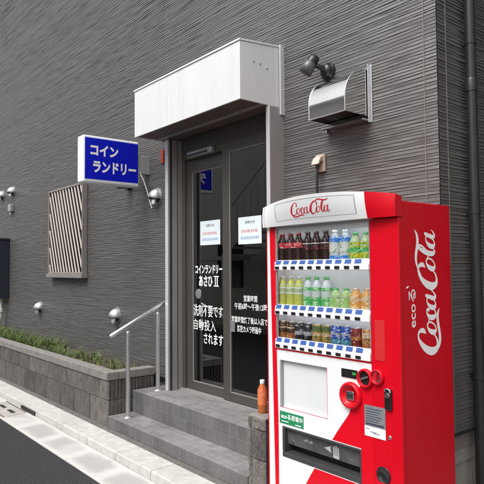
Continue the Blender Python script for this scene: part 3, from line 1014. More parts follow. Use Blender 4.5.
# ------------------------------------------------------------------ far left cabinet and its pipe
t = root('wall_cabinet', 'dark navy cabinet on the wall at the far left above the planter', 'cabinet', (-10.7, 0, 1.1))
mb = MB(); mb.box(-11.1, -10.06, -0.19, -0.008, 1.10, 2.08)
mb.build('cabinet_body', M_navy, t, bevel=0.008)
mb = MB(); mb.box(-11.1, -10.05, -0.20, -0.008, 2.082, 2.11)
mb.build('cabinet_top', M_flash, t, bevel=0.004)
mb = MB(); mb.box(-11.08, -10.09, -0.196, -0.1915, 1.13, 2.05)
mb.build('cabinet_door', M_navy, t, bevel=0.003)
t = root('drain_pipe', 'pale pipe dropping from the navy cabinet into the planter grass', 'pipe', (-10.2, -0.1, 0.5))
mb = MB(); mb.tube([(-10.19, -0.10, 1.098), (-10.19, -0.10, 0.82), (-10.21, -0.11, 0.72), (-10.27, -0.14, 0.64), (-10.3, -0.16, 0.5)], [0.028, 0.028, 0.034, 0.04, 0.04], 14)
mb.build('pipe', M_pvc, t)
mb = MB(); mb.lathe([(0.045, 0.0), (0.045, 0.05)], (-10.19, -0.10, 0.86), 'z', 18)
mb.build('collar', M_pvc, t)

# ------------------------------------------------------------------ downpipe on the side wall
t = root('downpipe', 'black rain downpipe on the side wall to the right of the vending machine', 'downpipe', (-1.855, 0.285, 0.1))
mb = MB(); mb.tube([(-1.855, 0.285, 0.1), (-1.855, 0.285, 7.5)], 0.034, 20)
mb.build('pipe', M_down, t)
for z in (1.92, 2.995, 4.1, 0.9):
    mb = MB(); mb.lathe([(0.038, -0.014), (0.038, 0.014)], (-1.855, 0.285, z), 'z', 20)
    mb.box(-1.91, -1.885, 0.275, 0.295, z - 0.012, z + 0.012)
    br = mb.build('bracket', M_down, t)
mb = MB(); mb.lathe([(0.039, -0.04), (0.039, 0.03), (0.036, 0.04)], (-1.855, 0.285, 2.72), 'z', 20)
mb.build('coupling', M_down, t)

# ================================================================== STEPS, PLANTER, PILLAR
t = root('entrance_steps', 'grey tiled entrance steps leading up to the glass doors', 'steps', (-4.0, -0.3, 0.1))
SXL, SXR = -5.02, -2.975
def tiled_step(name, x0, x1, y0, y1, z0, z1):
    mb = MB()
    mb.box(x0, x1, y0, y1, z0, z1)
    for i in range(len(mb.f)): mb.mi[i] = 0
    mb.mi[1] = 1
    return mb.build(name, [M_tile, M_tiletop], t, bevel=0.004)
tiled_step('lower_step', SXL, SXR, -0.645, -0.388, 0.098, 0.205)
tiled_step('landing', SXL, SXR, -0.386, 0.045, 0.098, 0.41)

def rough_block(mb, p0, ux, uz, nrm, w, h, ribs=True, seed=0):
    """a weathered block face w x h with narrow vertical flutes; p0 lower left"""
    rng = np.random.default_rng(seed)
    nx = max(4, int(w / 0.0075)); nz = max(3, int(h / 0.02))
    p0, ux, uz, nrm = Vector(p0), Vector(ux), Vector(uz), Vector(nrm)
    xs = np.linspace(0, w, nx + 1)
    col = rng.uniform(-1, 1, nx + 1) * 0.0010
    ph = rng.integers(0, 5)
    wide = rng.random(nx + 1) < .25
    rows = []
    zs = [0, 0.0045] + [h * j / nz for j in range(1, nz)] + [h - 0.0045, h]
    for zz in zs:
        row = []
        for i, xx in enumerate(xs):
            e = min(xx, w - xx, zz, h - zz)
            d = 0.010 if e > 0.004 else -0.004
            if e > 0.004:
                if ribs:
                    if (i + ph) % 5 == 0 or (wide[i] and (i + ph) % 5 == 1): d -= 0.0095 * (0.75 + 0.35 * rng.random())
                    d += col[i] + rng.uniform(-1, 1) * 0.0007
                else:
                    d += rng.uniform(-1, 1) * 0.0035 + col[i] * 2
            row.append(p0 + ux * xx + uz * zz + nrm * d)
        rows.append(row)
    mb.grid(rows, 0, False)

PZ = 0.60; PY = -0.64; PX = -5.05
t = root('block_planter', 'long grey fluted block planter along the wall, filled with grass', 'planter', (-8.0, -0.35, 0.1))
mb = MB()
mb.box(-13.6, PX - 0.012, PY + 0.012, PY + 0.12, 0.09, PZ - 0.078)
mb.box(PX - 0.12, PX - 0.012, PY + 0.121, -0.13, 0.09, PZ - 0.078)
sd_ = 1
courses = [(0.094, 0.335), (0.341, 0.520)]
for ci, (za, zb) in enumerate(courses):
    x = PX - (0.0 if ci else 0.0)
    k = 0
    while x > -13.6:
        w = 0.39 if not (k == 0 and ci == 1) else 0.195
        rough_block(mb, (x - w + 0.003, PY + 0.0115, za), (1, 0, 0), (0, 0, 1), (0, -1, 0), w - 0.006 if k else w - 0.003, zb - za, True, sd_)
        sd_ += 1; k += 1
        x -= w
    y = PY + 0.005
    k = 0
    while y < -0.14:
        w = min(0.39 if (k or ci) else 0.195, -0.13 - y)
        rough_block(mb, (PX - 0.0115, y + 0.003, za), (0, 1, 0), (0, 0, 1), (1, 0, 0), w - 0.006, zb - za, True, sd_)
        sd_ += 1; k += 1
        y += w
mb.build('block_wall', M_block, t, fixn=False)
mb = MB()
x = PX + 0.004
while x > -13.6:
    w = 0.40 if x < PX else 0.40
    mb.box(x - w + 0.0015, x - 0.0015, PY - 0.006, PY + 0.12, PZ - 0.076, PZ)
    x -= w
mb.box(PX - 0.118, PX + 0.004, PY + 0.123, -0.125, PZ - 0.076, PZ - 0.001)
mb.build('coping', M_coping, t, bevel=0.006)
mb = MB()
N = 150
rows = []
for j in range(9):
    row = []
    for i in range(N + 1):
        xx = -13.6 + (13.6 + PX - 0.13) * i / N
        row.append((xx, PY + 0.115 + (0.62 - 0.115) * j / 8, 0.525 + RNG.uniform(-.012, .014)))
    rows.append(row)
mb.grid(rows, 0, True)
mb.build('soil', M_soil, t)

def leaf_mat(name, c1, c2):
    m, n, l = new_mat(name)
    out = n.new("ShaderNodeOutputMaterial")
    p = n.new("ShaderNodeBsdfPrincipled")
    l.new(p.outputs[0], out.inputs[0])
    p.inputs['Roughness'].default_value = 0.55
    g = n.new("ShaderNodeNewGeometry")
    rp = n.new("ShaderNodeValToRGB")
    rp.color_ramp.elements[0].color = (*c1, 1)
    rp.color_ramp.elements[1].color = (*c2, 1)
    e = rp.color_ramp.elements.new(0.93); e.color = (*c2, 1)
    rp.color_ramp.elements[-1].color = (0.20, 0.13, 0.04, 1)
    l.new(g.outputs['Random Per Island'], rp.inputs['Fac'])
    l.new(rp.outputs[0], p.inputs['Base Color'])
    return m
M_grass = leaf_mat('planter grass', (0.045, 0.085, 0.016), (0.15, 0.20, 0.045))
# dwarf lilyturf: tufts of arching blades, thinning out towards the steps
mb = MB()
rg = random.Random(3)
def tuft(cx, cy, n, hmin, hmax):
    for _ in range(n):
        a = rg.uniform(0, 2 * math.pi)
        h = rg.uniform(hmin, hmax)
        lean = rg.uniform(0.25, 0.9) * h
        w = rg.uniform(0.0025, 0.0048)
        dx, dy = math.cos(a), math.sin(a)
        bx, by = cx + rg.uniform(-.03, .03), cy + rg.uniform(-.03, .03)
        px, py = -dy * w, dx * w
        L, Q = [], []
        for s in (0, .4, .75, 1):
            rr = lean * s ** 1.7
            zz = 0.52 + h * (s - .28 * s * s)
            k = 1 - s * .9
            y_ = min(by + dy * rr, -0.02)
            L.append((bx + dx * rr + px * k, y_ + py * k, zz)); Q.append((bx + dx * rr - px * k, y_ - py * k, zz))
        mb.grid([L, Q], 0, True)
x = -11.6
while x < -7.4:
    for _ in range(2):
        tuft(x + rg.uniform(-.05, .05), rg.uniform(-.47, -.06), 28, .09, .21)
    x += 0.06
while x < -6.2:
    for _ in range(2):
        tuft(x + rg.uniform(-.05, .05), rg.uniform(-.47, -.08), 20, .06, .14)
    x += 0.06 if x < -6.9 else 0.07
while x < PX - 0.2:
    tuft(x, rg.uniform(-.46, -.30), 14, .05, .11); tuft(x + .03, rg.uniform(-.30, -.12), 14, .05, .12)
    x += 0.06
def sprig(cx, cy):
    # a low broad-leaved sprig between the tufts
    for _ in range(rg.randint(6, 11)):
        a = rg.uniform(0, 2 * math.pi); h = rg.uniform(.02, .10); q = rg.uniform(.012, .024)
        px, py, pz = cx + rg.uniform(-.05, .05), min(cy + rg.uniform(-.05, .05), -.05), .52 + h
        dx, dy = math.cos(a) * q, math.sin(a) * q
        t_ = rg.uniform(-.5, .6) * q
        mb.face([(px - dx, py - dy, pz - t_), (px - dy * .5, py + dx * .5, pz), (px + dx, py + dy, pz + t_), (px + dy * .5, py - dx * .5, pz)])
x = -11.5
while x < PX - 0.25:
    if rg.random() < .6: sprig(x, rg.uniform(-.48, -.08))
    x += .07
g = mb.build('grass', M_grass, None, fixn=False)
tag(g, kind='stuff', label='tufts of short green grass growing in the block planter', cat='grass')

t = root('block_pillar', 'short grey rock faced block wall end between the steps and the vending machine', 'block wall', (-2.89, -0.35, 0.1))
BX0, BX1 = -2.972, -2.805
mb = MB()
mb.box(BX0 + 0.012, BX1 - 0.012, PY + 0.005, -0.02, 0.09, 0.595)
for k, (za, zb) in enumerate(((0.094, 0.335), (0.341, 0.525), (0.531, 0.60))):
    rough_block(mb, (BX0, PY + 0.004, za), (1, 0, 0), (0, 0, 1), (0, -1, 0), 0.037, zb - za, False, 900 + k)
    rough_block(mb, (BX0 + 0.043, PY + 0.004, za), (1, 0, 0), (0, 0, 1), (0, -1, 0), BX1 - BX0 - 0.043, zb - za, False, 950 + k)
mb.build('block_wall', M_block, t, fixn=False)
mb = MB(); mb.box(BX0, BX1, PY + 0.002, -0.02, 0.596, 0.611)
mb.build('coping', M_coping, t, bevel=0.004)

# ------------------------------------------------------------------ handrail
t = root('handrail', 'stainless tube handrail with two posts at the left of the steps', 'handrail', (-4.84, -0.4, 0.2))
RX = -4.845
mb = MB(); mb.tube([(RX, -0.715, 0.962), (RX, -0.705, 0.966), (RX, -0.12, 1.256), (RX, -0.115, 1.258)], [0.017, 0.021, 0.021, 0.017], 18)
mb.build('rail', M_rail, t)
for y, zb, zt in ((-0.535, 0.205, 0.985), (-0.215, 0.41, 1.145)):
    mb = MB(); mb.tube([(RX, y, zb), (RX, y, zt)], 0.021, 18)
    p = mb.build('post', M_rail, t)
    mb = MB(); mb.lathe([(0.042, 0.0), (0.042, 0.006), (0.026, 0.012)], (RX, y, zb), 'z', 22)
    mb.build('base_collar', M_rail, p)
    mb = MB(); mb.tube([(RX, y, zt), (RX, y, zt + 0.055)], 0.008, 10)
    mb.lathe([(0.0215, 0.0), (0.018, 0.012), (0.008, 0.018)], (RX, y, zt), 'z', 18)
    mb.build('bracket', M_rail, p)

# ------------------------------------------------------------------ bottle left on the block wall
t = root('tea_bottle', 'orange labelled drink bottle with a white cap standing on the block wall', 'bottle', (-2.935, -0.545, 0.611))
c = (-2.935, -0.545, 0.611)
mb = MB(); mb.lathe([(0.028, 0), (0.032, 0.006), (0.032, 0.05), (0.031, 0.10), (0.032, 0.145), (0.028, 0.165), (0.016, 0.190), (0.0135, 0.198)], c, 'z', 24)
mb.build('bottle_body', mat('amber drink', (0.42, 0.12, 0.03), 0.15, var=0.2, vscale=20), t)
mb = MB(); mb.lathe([(0.0328, 0.055), (0.0330, 0.06), (0.0330, 0.145), (0.0300, 0.162)], c, 'z', 24, capped=False)
mb.build('label', mat('orange bottle label', (0.60, 0.085, 0.03), 0.35, col2=(0.66, 0.26, 0.12), vscale=45), t)
mb = MB(); mb.lathe([(0.0155, 0.192), (0.0165, 0.194), (0.0165, 0.216), (0.0145, 0.219)], c, 'z', 24)
mb.build('cap', M_tagwhite, t)

# ================================================================== VENDING MACHINE
F = -0.625
MX0, MX1 = -2.795, -1.771
V = root('vending_machine', 'red and white drink vending machine beside the laundry steps', 'vending machine', (-2.28, -0.38, 0.10))
mb = MB()
mb.box(MX1 - 0.016, MX1 - 0.002, F + 0.034, -0.14, 0.101, 1.922)
mb.build('side_panel', M_red, V, bevel=0.005)
mb = MB()
mb.box(MX0 + 0.004, MX0 + 0.016, F + 0.034, -0.14, 0.101, 1.922)
mb.box(MX0 + 0.0165, MX1 - 0.0165, F + 0.034, -0.14, 1.835, 1.921)
mb.box(MX0 + 0.0165, MX1 - 0.0165, F + 0.15, -0.141, 0.102, 1.8345)
mb.box(MX0 + 0.0165, MX1 - 0.0165, F + 0.034, F + 0.1495, 0.62, 1.06)
mb.box(MX0 + 0.0165, MX1 - 0.0165, F + 0.034, F + 0.1495, 0.102, 0.40)
mb.box(MX0 + 0.0165, -2.66, F + 0.034, F + 0.1495, 0.4005, 0.6195); mb.box(-2.03, MX1 - 0.0165, F + 0.034, F + 0.1495, 0.4005, 0.6195)
mb.build('cabinet', M_red, V)
# door: left edge column, right column, lower panel with its openings
mb = MB(); mb.box(MX0, -2.706, F, F + 0.030, 0.101, 1.835)
mb.build('door_edge', M_redplain, V, bevel=0.012, bseg=4)
mb = MB(); mb.prism([(-2.774, F - 0.002, 0.102), (-2.722, F - 0.002, 0.102), (-2.758, F - 0.002, 1.834), (-2.779, F - 0.002, 1.834)], (0, 0.004, 0))
mb.build('white_stripe', M_white, V)
mb = MB(); mb.box(-1.958, MX1, F, F + 0.030, 0.101, 1.835)
mb.build('control_column', M_red, V, bevel=0.004, bseg=3)
WX0, WX1 = -2.705, -1.959
PXa, PXb, PZa, PZb = -2.676, -2.276, 0.712, 1.003      # poster recess
TXa, TXb, TZa, TZb = -2.655, -2.036, 0.412, 0.598      # delivery opening
mb = MB()
y0, y1 = F, F + 0.028
mb.box(WX0, WX1, y0, y1, PZb, 1.066)
mb.box(WX0, PXa, y0, y1, PZa, PZb); mb.box(PXb, WX1, y0, y1, PZa, PZb)
mb.box(WX0, WX1, y0, y1, TZb, PZa)
mb.box(WX0, TXa, y0, y1, TZa, TZb); mb.box(TXb, WX1, y0, y1, TZa, TZb)
mb.box(WX0, WX1, y0, y1, 0.101, TZa)
mb.build('front_panel', M_white, V)
# red sweep over the white panel
yr = F - 0.0012
mb = MB()
up_ = [(-1.953, 0.99), (-2.03, 0.95), (-2.105, 0.80), (-2.118, 0.77), (-2.155, 0.722), (-2.20, 0.664), (-2.243, 0.6035)]
mb.prism([(x, yr, z) for x, z in up_] + [(-1.953, yr, 0.6035)], (0, 0.0010, 0))
mb.prism([(-2.035, yr, 0.6035), (-1.953, yr, 0.6035), (-1.953, yr, 0.4065), (-2.035, yr, 0.4065)], (0, 0.0010, 0))
lo_ = [(-2.385, 0.4065), (-2.42, 0.355), (-2.462, 0.288), (-2.50, 0.215), (-2.535, 0.102)]
mb.prism([(x, yr, z) for x, z in lo_] + [(-1.953, yr, 0.102), (-1.953, yr, 0.4065)], (0, 0.0010, 0))
mb.build('red_sweep', M_redplain, V)
mb = MB(); mb.box(-2.704, -2.6905, yr, yr + 0.001, 0.102, 0.60); mb.prism([(-2.7045, yr, 0.602), (-2.690, yr, 0.602), (-2.7035, yr, 1.20), (-2.7045, yr, 1.20)], (0, 0.001, 0))
mb.build('red_margin', M_redplain, V)
# poster recess
mb = MB(); mb.box(PXa, PXb, F + 0.024, F + 0.032, PZa, PZb)
mb.build('poster_panel', M_poster, V)
mb = MB()
g = 0.0018
mb.box(PXa, PXb, F - 0.001, F + 0.003, PZa, PZa + g); mb.box(PXb - g, PXb, F - 0.001, F + 0.003, PZa + g, PZb)
mb.build('poster_frame', M_redplain, V)
mb = MB()
mb.box(PXa, PXb - g, F + 0.002, F + 0.0235, PZb - g, PZb); mb.box(PXa, PXa + 0.012, F + 0.002, F + 0.0235, PZa + g, PZb - g)
mb.build('poster_edge', M_signgrey, V)
# delivery opening
t_ = MB(); t_.box(TXa, TXb, F + 0.075, F + 0.080, TZa, TZb)
t_.build('delivery_bin', M_black, V)
mb = MB()
g = 0.02
for a, b, c, d in ((TXa, TXb, TZb - 0.012, TZb), (TXa, TXb, TZa, TZa + 0.030), (TXa, TXa + g, TZa + 0.030, TZb - 0.012), (TXb - 0.008, TXb, TZa + 0.030, TZb - 0.012)):
    mb.box(a, b, F - 0.004, F + 0.074, c, d)
mb.build('delivery_frame', mat('dark grey frame plastic', (0.045, 0.045, 0.047), 0.4, var=0.15, vscale=12), V, bevel=0.004)
mb = MB()
mb.prism([(TXa + g, F + 0.020, TZb - 0.013), (TXb - 0.009, F + 0.020, TZb - 0.013), (TXb - 0.009, F + 0.030, TZa + 0.075), (TXa + g, F + 0.030, TZa + 0.075)], (0, 0.004, 0))
flap = mb.build('flap', mat('smoky flap', (0.085, 0.085, 0.09), 0.14, var=0.35, vscale=6, bump=0.05, bscale=8), V)
mb = MB()
def fl(x, z):
    k = (TZb - 0.013 - z) / (TZb - 0.013 - TZa - 0.075)
    return (x, F + 0.0192 + 0.010 * k, z)
# push-here mark: an arrow head and a small open hand
mb.face([fl(-2.33, .535), (fl(-2.275, .555)), fl(-2.28, .535), fl(-2.275, .515)])
for k in range(4):
    x = -2.262 + k * 0.012
    mb.face([fl(x, .508), fl(x + .008, .508), fl(x + .010, .556 + (.008 if k in (1, 2) else 0)), fl(x + .003, .558 + (.008 if k in (1, 2) else 0))])
mb.face([fl(-2.262, .492), fl(-2.222, .490), fl(-2.216, .508), fl(-2.264, .507)])
mb.build('push_mark', M_greyplate if False else mat('pale grey print', (0.45, 0.45, 0.45), 0.5), flap, fixn=False)
mb = MB()
for p in ([(-2.50, .536), (-2.47, .552), (-2.45, .541), (-2.475, .530)], [(-2.455, .533), (-2.43, .55), (-2.415, .538), (-2.44, .527)], [(-2.13, .515), (-2.125, .52), (-2.12, .515), (-2.125, .51)]):
    mb.face([fl(*q) for q in p])
mb.build('faint_print', mat('grey print', (0.22, 0.22, 0.225), 0.5), flap, fixn=False)
mb = MB(); mb.lathe([(0.009, -0.006), (0.009, 0.0)], (-2.59, F + 0.026, .508), 'y', 12)
mb.build('flap_stud', M_silver, flap)
# green eco sticker
mb = MB(); mb.box(-2.678, -2.470, F - 0.0016, F - 0.0002, 0.613, 0.688)
st = mb.build('green_sticker', M_greenst, V, bevel=0.0006)
mb = MB()
put_text(mb, 'ecoる', (-2.665, F - 0.0020, 0.645), EX, EZ, 0.085, 0.030, 0.03)
put_text(mb, '節電中', (-2.573, F - 0.0020, 0.643), EX, EZ, 0.095, 0.034, 0.012)
mb.box(-2.66, -2.60, F - 0.0019, F - 0.0017, 0.626, 0.631); mb.box(-2.54, -2.49, F - 0.0019, F - 0.0017, 0.621, 0.627)
mb.build('sticker_lettering', M_letter, st, fixn=False)
# price display
mb = MB(); mb.box(-2.166, -2.052, F - 0.005, F - 0.0002, 0.970, 1.017)
d = mb.build('price_display', M_black, V, bevel=0.002)
mdg, n, l = new_mat('green digits')
o_ = n.new("ShaderNodeOutputMaterial"); e_ = n.new("ShaderNodeEmission")
e_.inputs[0].default_value = (0.08, 0.75, 0.12, 1); e_.inputs[1].default_value = 0.8
l.new(e_.outputs[0], o_.inputs[0])
mb = MB()
for k, x in enumerate((-2.085, -2.072)):
    mb.box(x, x + 0.009, F - 0.0058, F - 0.0052, 0.990, 0.9925); mb.box(x, x + 0.009, F - 0.0058, F - 0.0052, 1.0, 1.0025)
    mb.box(x, x + 0.002, F - 0.0058, F - 0.0052, 0.9926, 0.9999); mb.box(x + 0.007, x + 0.009, F - 0.0058, F - 0.0052, 0.9926, 0.9999)
mb.build('digits', mdg, d)
# note acceptor ring, coin slot and return lever bezels
def bezel(name, x, z, r, inner, depth):
    mb = MB()
    mb.lathe([(r, 0.0), (r, -depth * .5), (r * .93, -depth * .9), (r * .80, -depth), (inner, -depth * .75), (inner * .92, -depth * .25), (0.0005, -depth * .22)], (x, F - 0.0022, z), 'y', 36, capped=False)
    return mb.build(name, M_redplain, V, fixn=True)
b1 = bezel('note_bezel', -2.095, 0.878, 0.073, 0.052, 0.028)
mb = MB(); mb.box(-2.125, -2.068, F - 0.018, F - 0.0085, 0.852, 0.902)
q = mb.build('note_slot', M_silver, b1, bevel=0.006)
mb = MB(); mb.box(-2.118, -2.075, F - 0.020, F - 0.0182, 0.874, 0.880)
mb.build('slit', M_black, b1)
b2 = bezel('coin_bezel', -1.994, 0.985, 0.051, 0.040, 0.024)
mb = MB(); mb.lathe([(0.038, -0.008), (0.038, -0.0055)], (-1.994, F - 0.002, 0.985), 'y', 28)
mb.build('coin_plate', M_black, b2)
mb = MB(); mb.prism([(-2.026, F - 0.020, 0.980), (-1.972, F - 0.020, 1.000), (-1.970, F - 0.020, 0.990), (-2.022, F - 0.020, 0.969)], (0, 0.009, 0))
mb.build('coin_slot', M_silver, b2, bevel=0.003)
b3 = bezel('lever_bezel', -1.916, 1.002, 0.041, 0.031, 0.020)
mb = MB(); mb.lathe([(0.029, -0.007), (0.029, -0.0055)], (-1.916, F - 0.002, 1.002), 'y', 24)
mb.build('lever_plate', M_silver, b3)
mb = MB(); mb.box(-1.921, -1.909, F - 0.030, F - 0.0095, 0.985, 1.026)
mb.build('return_lever', M_redplain, b3, bevel=0.004)
# lock, notice plate, keyhole, coin cup
mb = MB(); mb.box(-1.870, -1.826, F - 0.016, F - 0.0005, 0.842, 0.951)
lk = mb.build('lock', M_black, V, bevel=0.016, bseg=5)
mb = MB(); mb.lathe([(0.013, -0.006), (0.015, 0.0)], (-1.848, F - 0.0165, 0.918), 'y', 18)
mb.build('lock_barrel', M_silver, lk)
mb = MB(); mb.tube([(-1.866, F - 0.014, 0.935), (-1.860, F - 0.016, 0.949), (-1.848, F - 0.017, 0.953), (-1.836, F - 0.016, 0.949), (-1.830, F - 0.014, 0.935)], 0.004, 8)
mb.build('lock_rim', M_silver, lk)
mb = MB(); mb.box(-2.009, -1.872, F - 0.003, F - 0.0014, 0.735, 0.845)
pl = mb.build('notice_plate', M_greyplate, V, bevel=0.001)
mb = MB()
for k in range(6): mb.box(-1.998, -1.895 - .012 * (k % 3), F - 0.0034, F - 0.0031, 0.825 - k * .013, 0.829 - k * .013)
mb.box(-2.0, -1.88, F - 0.0034, F - 0.0031, 0.742, 0.752)
mb.build('print', M_ink, pl)
mb = MB(); mb.box(-2.009, -1.872, F - 0.003, F - 0.0014, 0.681, 0.7345)
pl = mb.build('white_label', M_tagwhite, V, bevel=0.001)
mb = MB()
for a, b, z in ((-1.999, -1.975, .720), (-1.955, -1.91, .700), (-1.97, -1.93, .706)): mb.box(a, b, F - 0.0034, F - 0.0031, z, z + .003)
mb.build('print', M_ink, pl)
mb = MB(); mb.lathe([(0.010, 0.0), (0.011, -0.004), (0.006, -0.006), (0.0005, -0.006)], (-1.847, F, 0.702), 'y', 16, capped=False)
mb.build('keyhole', M_silver, V)
mb = MB(); mb.lathe([(0.044, -0.001), (0.044, -0.006), (0.038, -0.007), (0.036, -0.003), (0.0005, -0.0025)], (-1.890, F, 0.500), 'y', 28, capped=False)
cp = mb.build('coin_cup', M_black, V)
mb = MB(); mb.box(-1.93, -1.85, F - 0.012, F - 0.002, 0.452, 0.463)
mb.build('cup_lip', M_redplain, cp, bevel=0.003)
mb = MB(); mb.box(-1.932, -1.868, F - 0.0016, F - 0.0002, 1.088, 1.30)
mb.build('faint_label', mat('faded red label', (0.52, 0.02, 0.022), 0.45, var=0.05, vscale=10), V)

# header: bowed light box, white over the window and red over the column
def hdr(x, top):
    s = (x - (MX0 + MX1) / 2) / ((MX1 - MX0) / 2)
    b = max(0.0, 1 - s * s)
    if top: return Vector((x, F - 0.022 - 0.085 * b, 1.955 + 0.043 * b + (0.012 if s < 0 else 0.0) * -s))
    return Vector((x, F - 0.026 - 0.030 * b, 1.838))
def header(name, xa, xb, m, n):
    mb = MB()
    xs = [xa + (xb - xa) * i / n for i in range(n + 1)]
    bot = [hdr(x, False) for x in xs]; top = [hdr(x, True) for x in xs]
    mid = []
    for k in (.04, .3, .6, .9, .97):
        mid.append([b.lerp(t, k) + Vector((0, -0.006 * math.sin(k * math.pi), 0)) for b, t in zip(bot, top)])
    br = [Vector((x, F + 0.031, t.z - 0.012)) for x, t in zip(xs, top)]
    bb = [Vector((x, F + 0.031, 1.838)) for x in xs]
    rows = [bb, bot] + mid + [top, br]
    mb.grid(rows, 0, True)
    for i in (0, n):
        mb.face([r[i] for r in rows], 0)
    mb.grid([br, bb], 0)
    o = mb.build(name, m, V)
    o.data.set_sharp_from_angle(angle=R(35))
    return o
hw_ = header('header', MX0, -1.9345, M_white, 28)
hr_ = header('header_end', -1.9335, MX1 + 0.002, M_red, 8)
def hface(x, k, lift):
    p = hdr(x, False).lerp(hdr(x, True), k) + Vector((0, -0.006 * math.sin(k * math.pi), 0))
    n_ = (hdr(x, True) - hdr(x, False)).cross(Vector((1, 0, 0))).normalized()
    if n_.y > 0: n_ = -n_
    return p + n_ * lift
mb = MB()
xs = [-2.632 + (0.634) * i / 24 for i in range(25)]
mb.grid([[hface(x, .20 + .66 * j / 5, 0.0012) for x in xs] for j in range(6)], 0, True)
ins = mb.build('logo_panel', M_inset, V, fixn=False)
mb = MB()
for k0, k1 in ((.86, .885),):
    mb.grid([[hface(x, k0, 0.0014) for x in xs], [hface(x, k1, 0.0014) for x in xs]], 0)
for xa, xb in ((-2.638, -2.632), (-1.998, -1.993)):
    mb.grid([[hface(xa, .20 + .685 * j / 5, 0.0014) for j in range(6)], [hface(xb, .20 + .685 * j / 5, 0.0014) for j in range(6)]], 0)
mb.build('panel_gap', M_signgrey, ins, fixn=False)
mb = MB()
LX0, LW = -2.487, 0.325
script_logo(mb, lambda x, y, lf: hface(LX0 + LW * x / 3.1, .255 + .545 * y, 0.0018 + lf), 6)
mb.build('script_lettering', M_logo_red, ins, fixn=False)
mb = MB()
mb.tube([hface(-2.772, .02, 0.001), hface(-2.772, .5, 0.001), hface(-2.770, .97, 0.001)], 0.0016, 6)
mb.build('header_seam', M_signgrey, V)

# side lettering, reading upwards
mb = MB()
xs_ = MX1 - 0.002
script_logo(mb, lambda x, y, lf: Vector((xs_ + 0.0006 + lf, -0.272 - 0.215 * y + 0.012, 1.095 + 0.685 * x / 3.12)), 8, fat=1.42)
mb.build('script_lettering', M_logo_white, V, fixn=False)
mb = MB()
put_text(mb, 'ecoる', (xs_ + 0.0008, -0.485, 1.262), (0, 0, 1), (0, -1, 0), 0.20, 0.062, 0.012)
mb.tube([(xs_ + 0.001, -0.565, 1.468), (xs_ + 0.001, -0.548, 1.476)], 0.003, 6)
mb.build('eco_lettering', M_logo_white, V, fixn=False)

# display window -----------------------------------------------------
BY = F + 0.128
DX0, DX1 = -2.772, -1.952
mb = MB()
mb.box(DX0, DX1, BY, BY + 0.02, 1.067, 1.829)
mb.build('display_back', M_liner, V)
mb = MB()
mb.box(DX0, DX0 + 0.01, F + 0.031, BY - 0.001, 1.067, 1.829); mb.box(DX1 - 0.01, DX1, F + 0.031, BY - 0.001, 1.067, 1.829)
mb.box(DX0 + 0.0105, DX1 - 0.0105, F + 0.031, BY - 0.001, 1.818, 1.829)
mb.build('display_liner', M_liner, V)
mb = MB(); mb.box(WX0 - 0.0008, WX1 + 0.0008, F + 0.014, F + 0.018, 1.068, 1.836)
mb.build('display_glass', P_disp, V)
mb = MB(); mb.box(WX0, WX1, F + 0.002, F + 0.012, 1.8275, 1.8365); mb.box(WX0, WX0 + 0.012, F + 0.002, F + 0.012, 1.068, 1.827); mb.box(WX1 - 0.006, WX1, F + 0.002, F + 0.012, 1.068, 1.827)
mb.build('window_frame', M_alu, V)
SHELF = [(1.563, 1.597, 1.626), (1.284, 1.321, 1.349), (1.076, 1.114, 1.142)]
NX = [-2.676 + 0.640 * i / 9 for i in range(10)]
IX = [-2.705 + 0.675 * i / 9 for i in range(10)]
btn0 = tag0 = None
for ri, (za, zb, zc) in enumerate(SHELF):
    mb = MB(); mb.box(WX0, WX1, F - 0.012, F + 0.012, za, zb)
    mb.build('button_rail', M_tagwhite, V, bevel=0.004)
    mb = MB(); mb.prism([(WX0, F - 0.006, zb + 0.0005), (WX0, F + 0.004, zc), (WX0, F + 0.0125, zc), (WX0, F + 0.0125, zb + 0.0005)], (WX1 - WX0, 0, 0))
    mb.build('price_rail', M_tagwhite, V)
    mb = MB(); mb.box(DX0 + 0.0105, DX1 - 0.0105, F + 0.032, BY - 0.001, zb + 0.006, zb + 0.012)
    mb.build('shelf', M_liner, V)
    for x in NX:
        if btn0 is None:
            mb = MB(); mb.box(x - 0.018, x + 0.018, F - 0.018, F - 0.0125, za + 0.007, za + 0.024)
            btn0 = mb.build('button', M_black, V, bevel=0.004, bseg=3)
            mb = MB(); mb.prism([(x - 0.019, F - 0.0074, zb + 0.003), (x + 0.024, F - 0.0074, zb + 0.003), (x + 0.024, F + 0.0022, zc - 0.003), (x - 0.024, F + 0.0022, zc - 0.003)], (0, -0.0012, 0))
            for p_ in range(len(mb.f)): mb.mi[p_] = 0
            mb.prism([(x - 0.029, F - 0.0074, zb + 0.005), (x - 0.021, F - 0.0074, zb + 0.005), (x - 0.021, F - 0.0010, zb + 0.020), (x - 0.029, F - 0.0010, zb + 0.020)], (0, -0.0020, 0), 1)
            tag0 = mb.build('price_tag', [M_tagblue, M_tagwhite], V)
            bx, bz = x, za
        else:
            for o0, nz in ((btn0, za - bz), (tag0, zb - 1.597)):
                c = o0.copy(); COL.objects.link(c); c.parent = V
                c.location = Vector(o0.location) + Vector((x - bx, 0, nz))
mlamp, n, l = new_mat('display lamp')
o_ = n.new("ShaderNodeOutputMaterial"); e_ = n.new("ShaderNodeEmission")
e_.inputs[0].default_value = (0.93, 0.97, 1.0, 1); e_.inputs[1].default_value = 5.0
l.new(e_.outputs[0], o_.inputs[0])
mb = MB(); mb.box(WX0 - 0.0005, WX1 + 0.0005, F + 0.0185, F + 0.0215, 1.796, 1.8345)
mb.build('lamp_valance', M_liner, V)
for z in (1.812, SHELF[0][1] - 0.002, SHELF[1][1] - 0.002):
    mb = MB(); mb.box(DX0 + 0.02, DX1 - 0.02, F + 0.033, F + 0.043, z, z + 0.006)
    mb.build('display_lamp', mlamp, V)
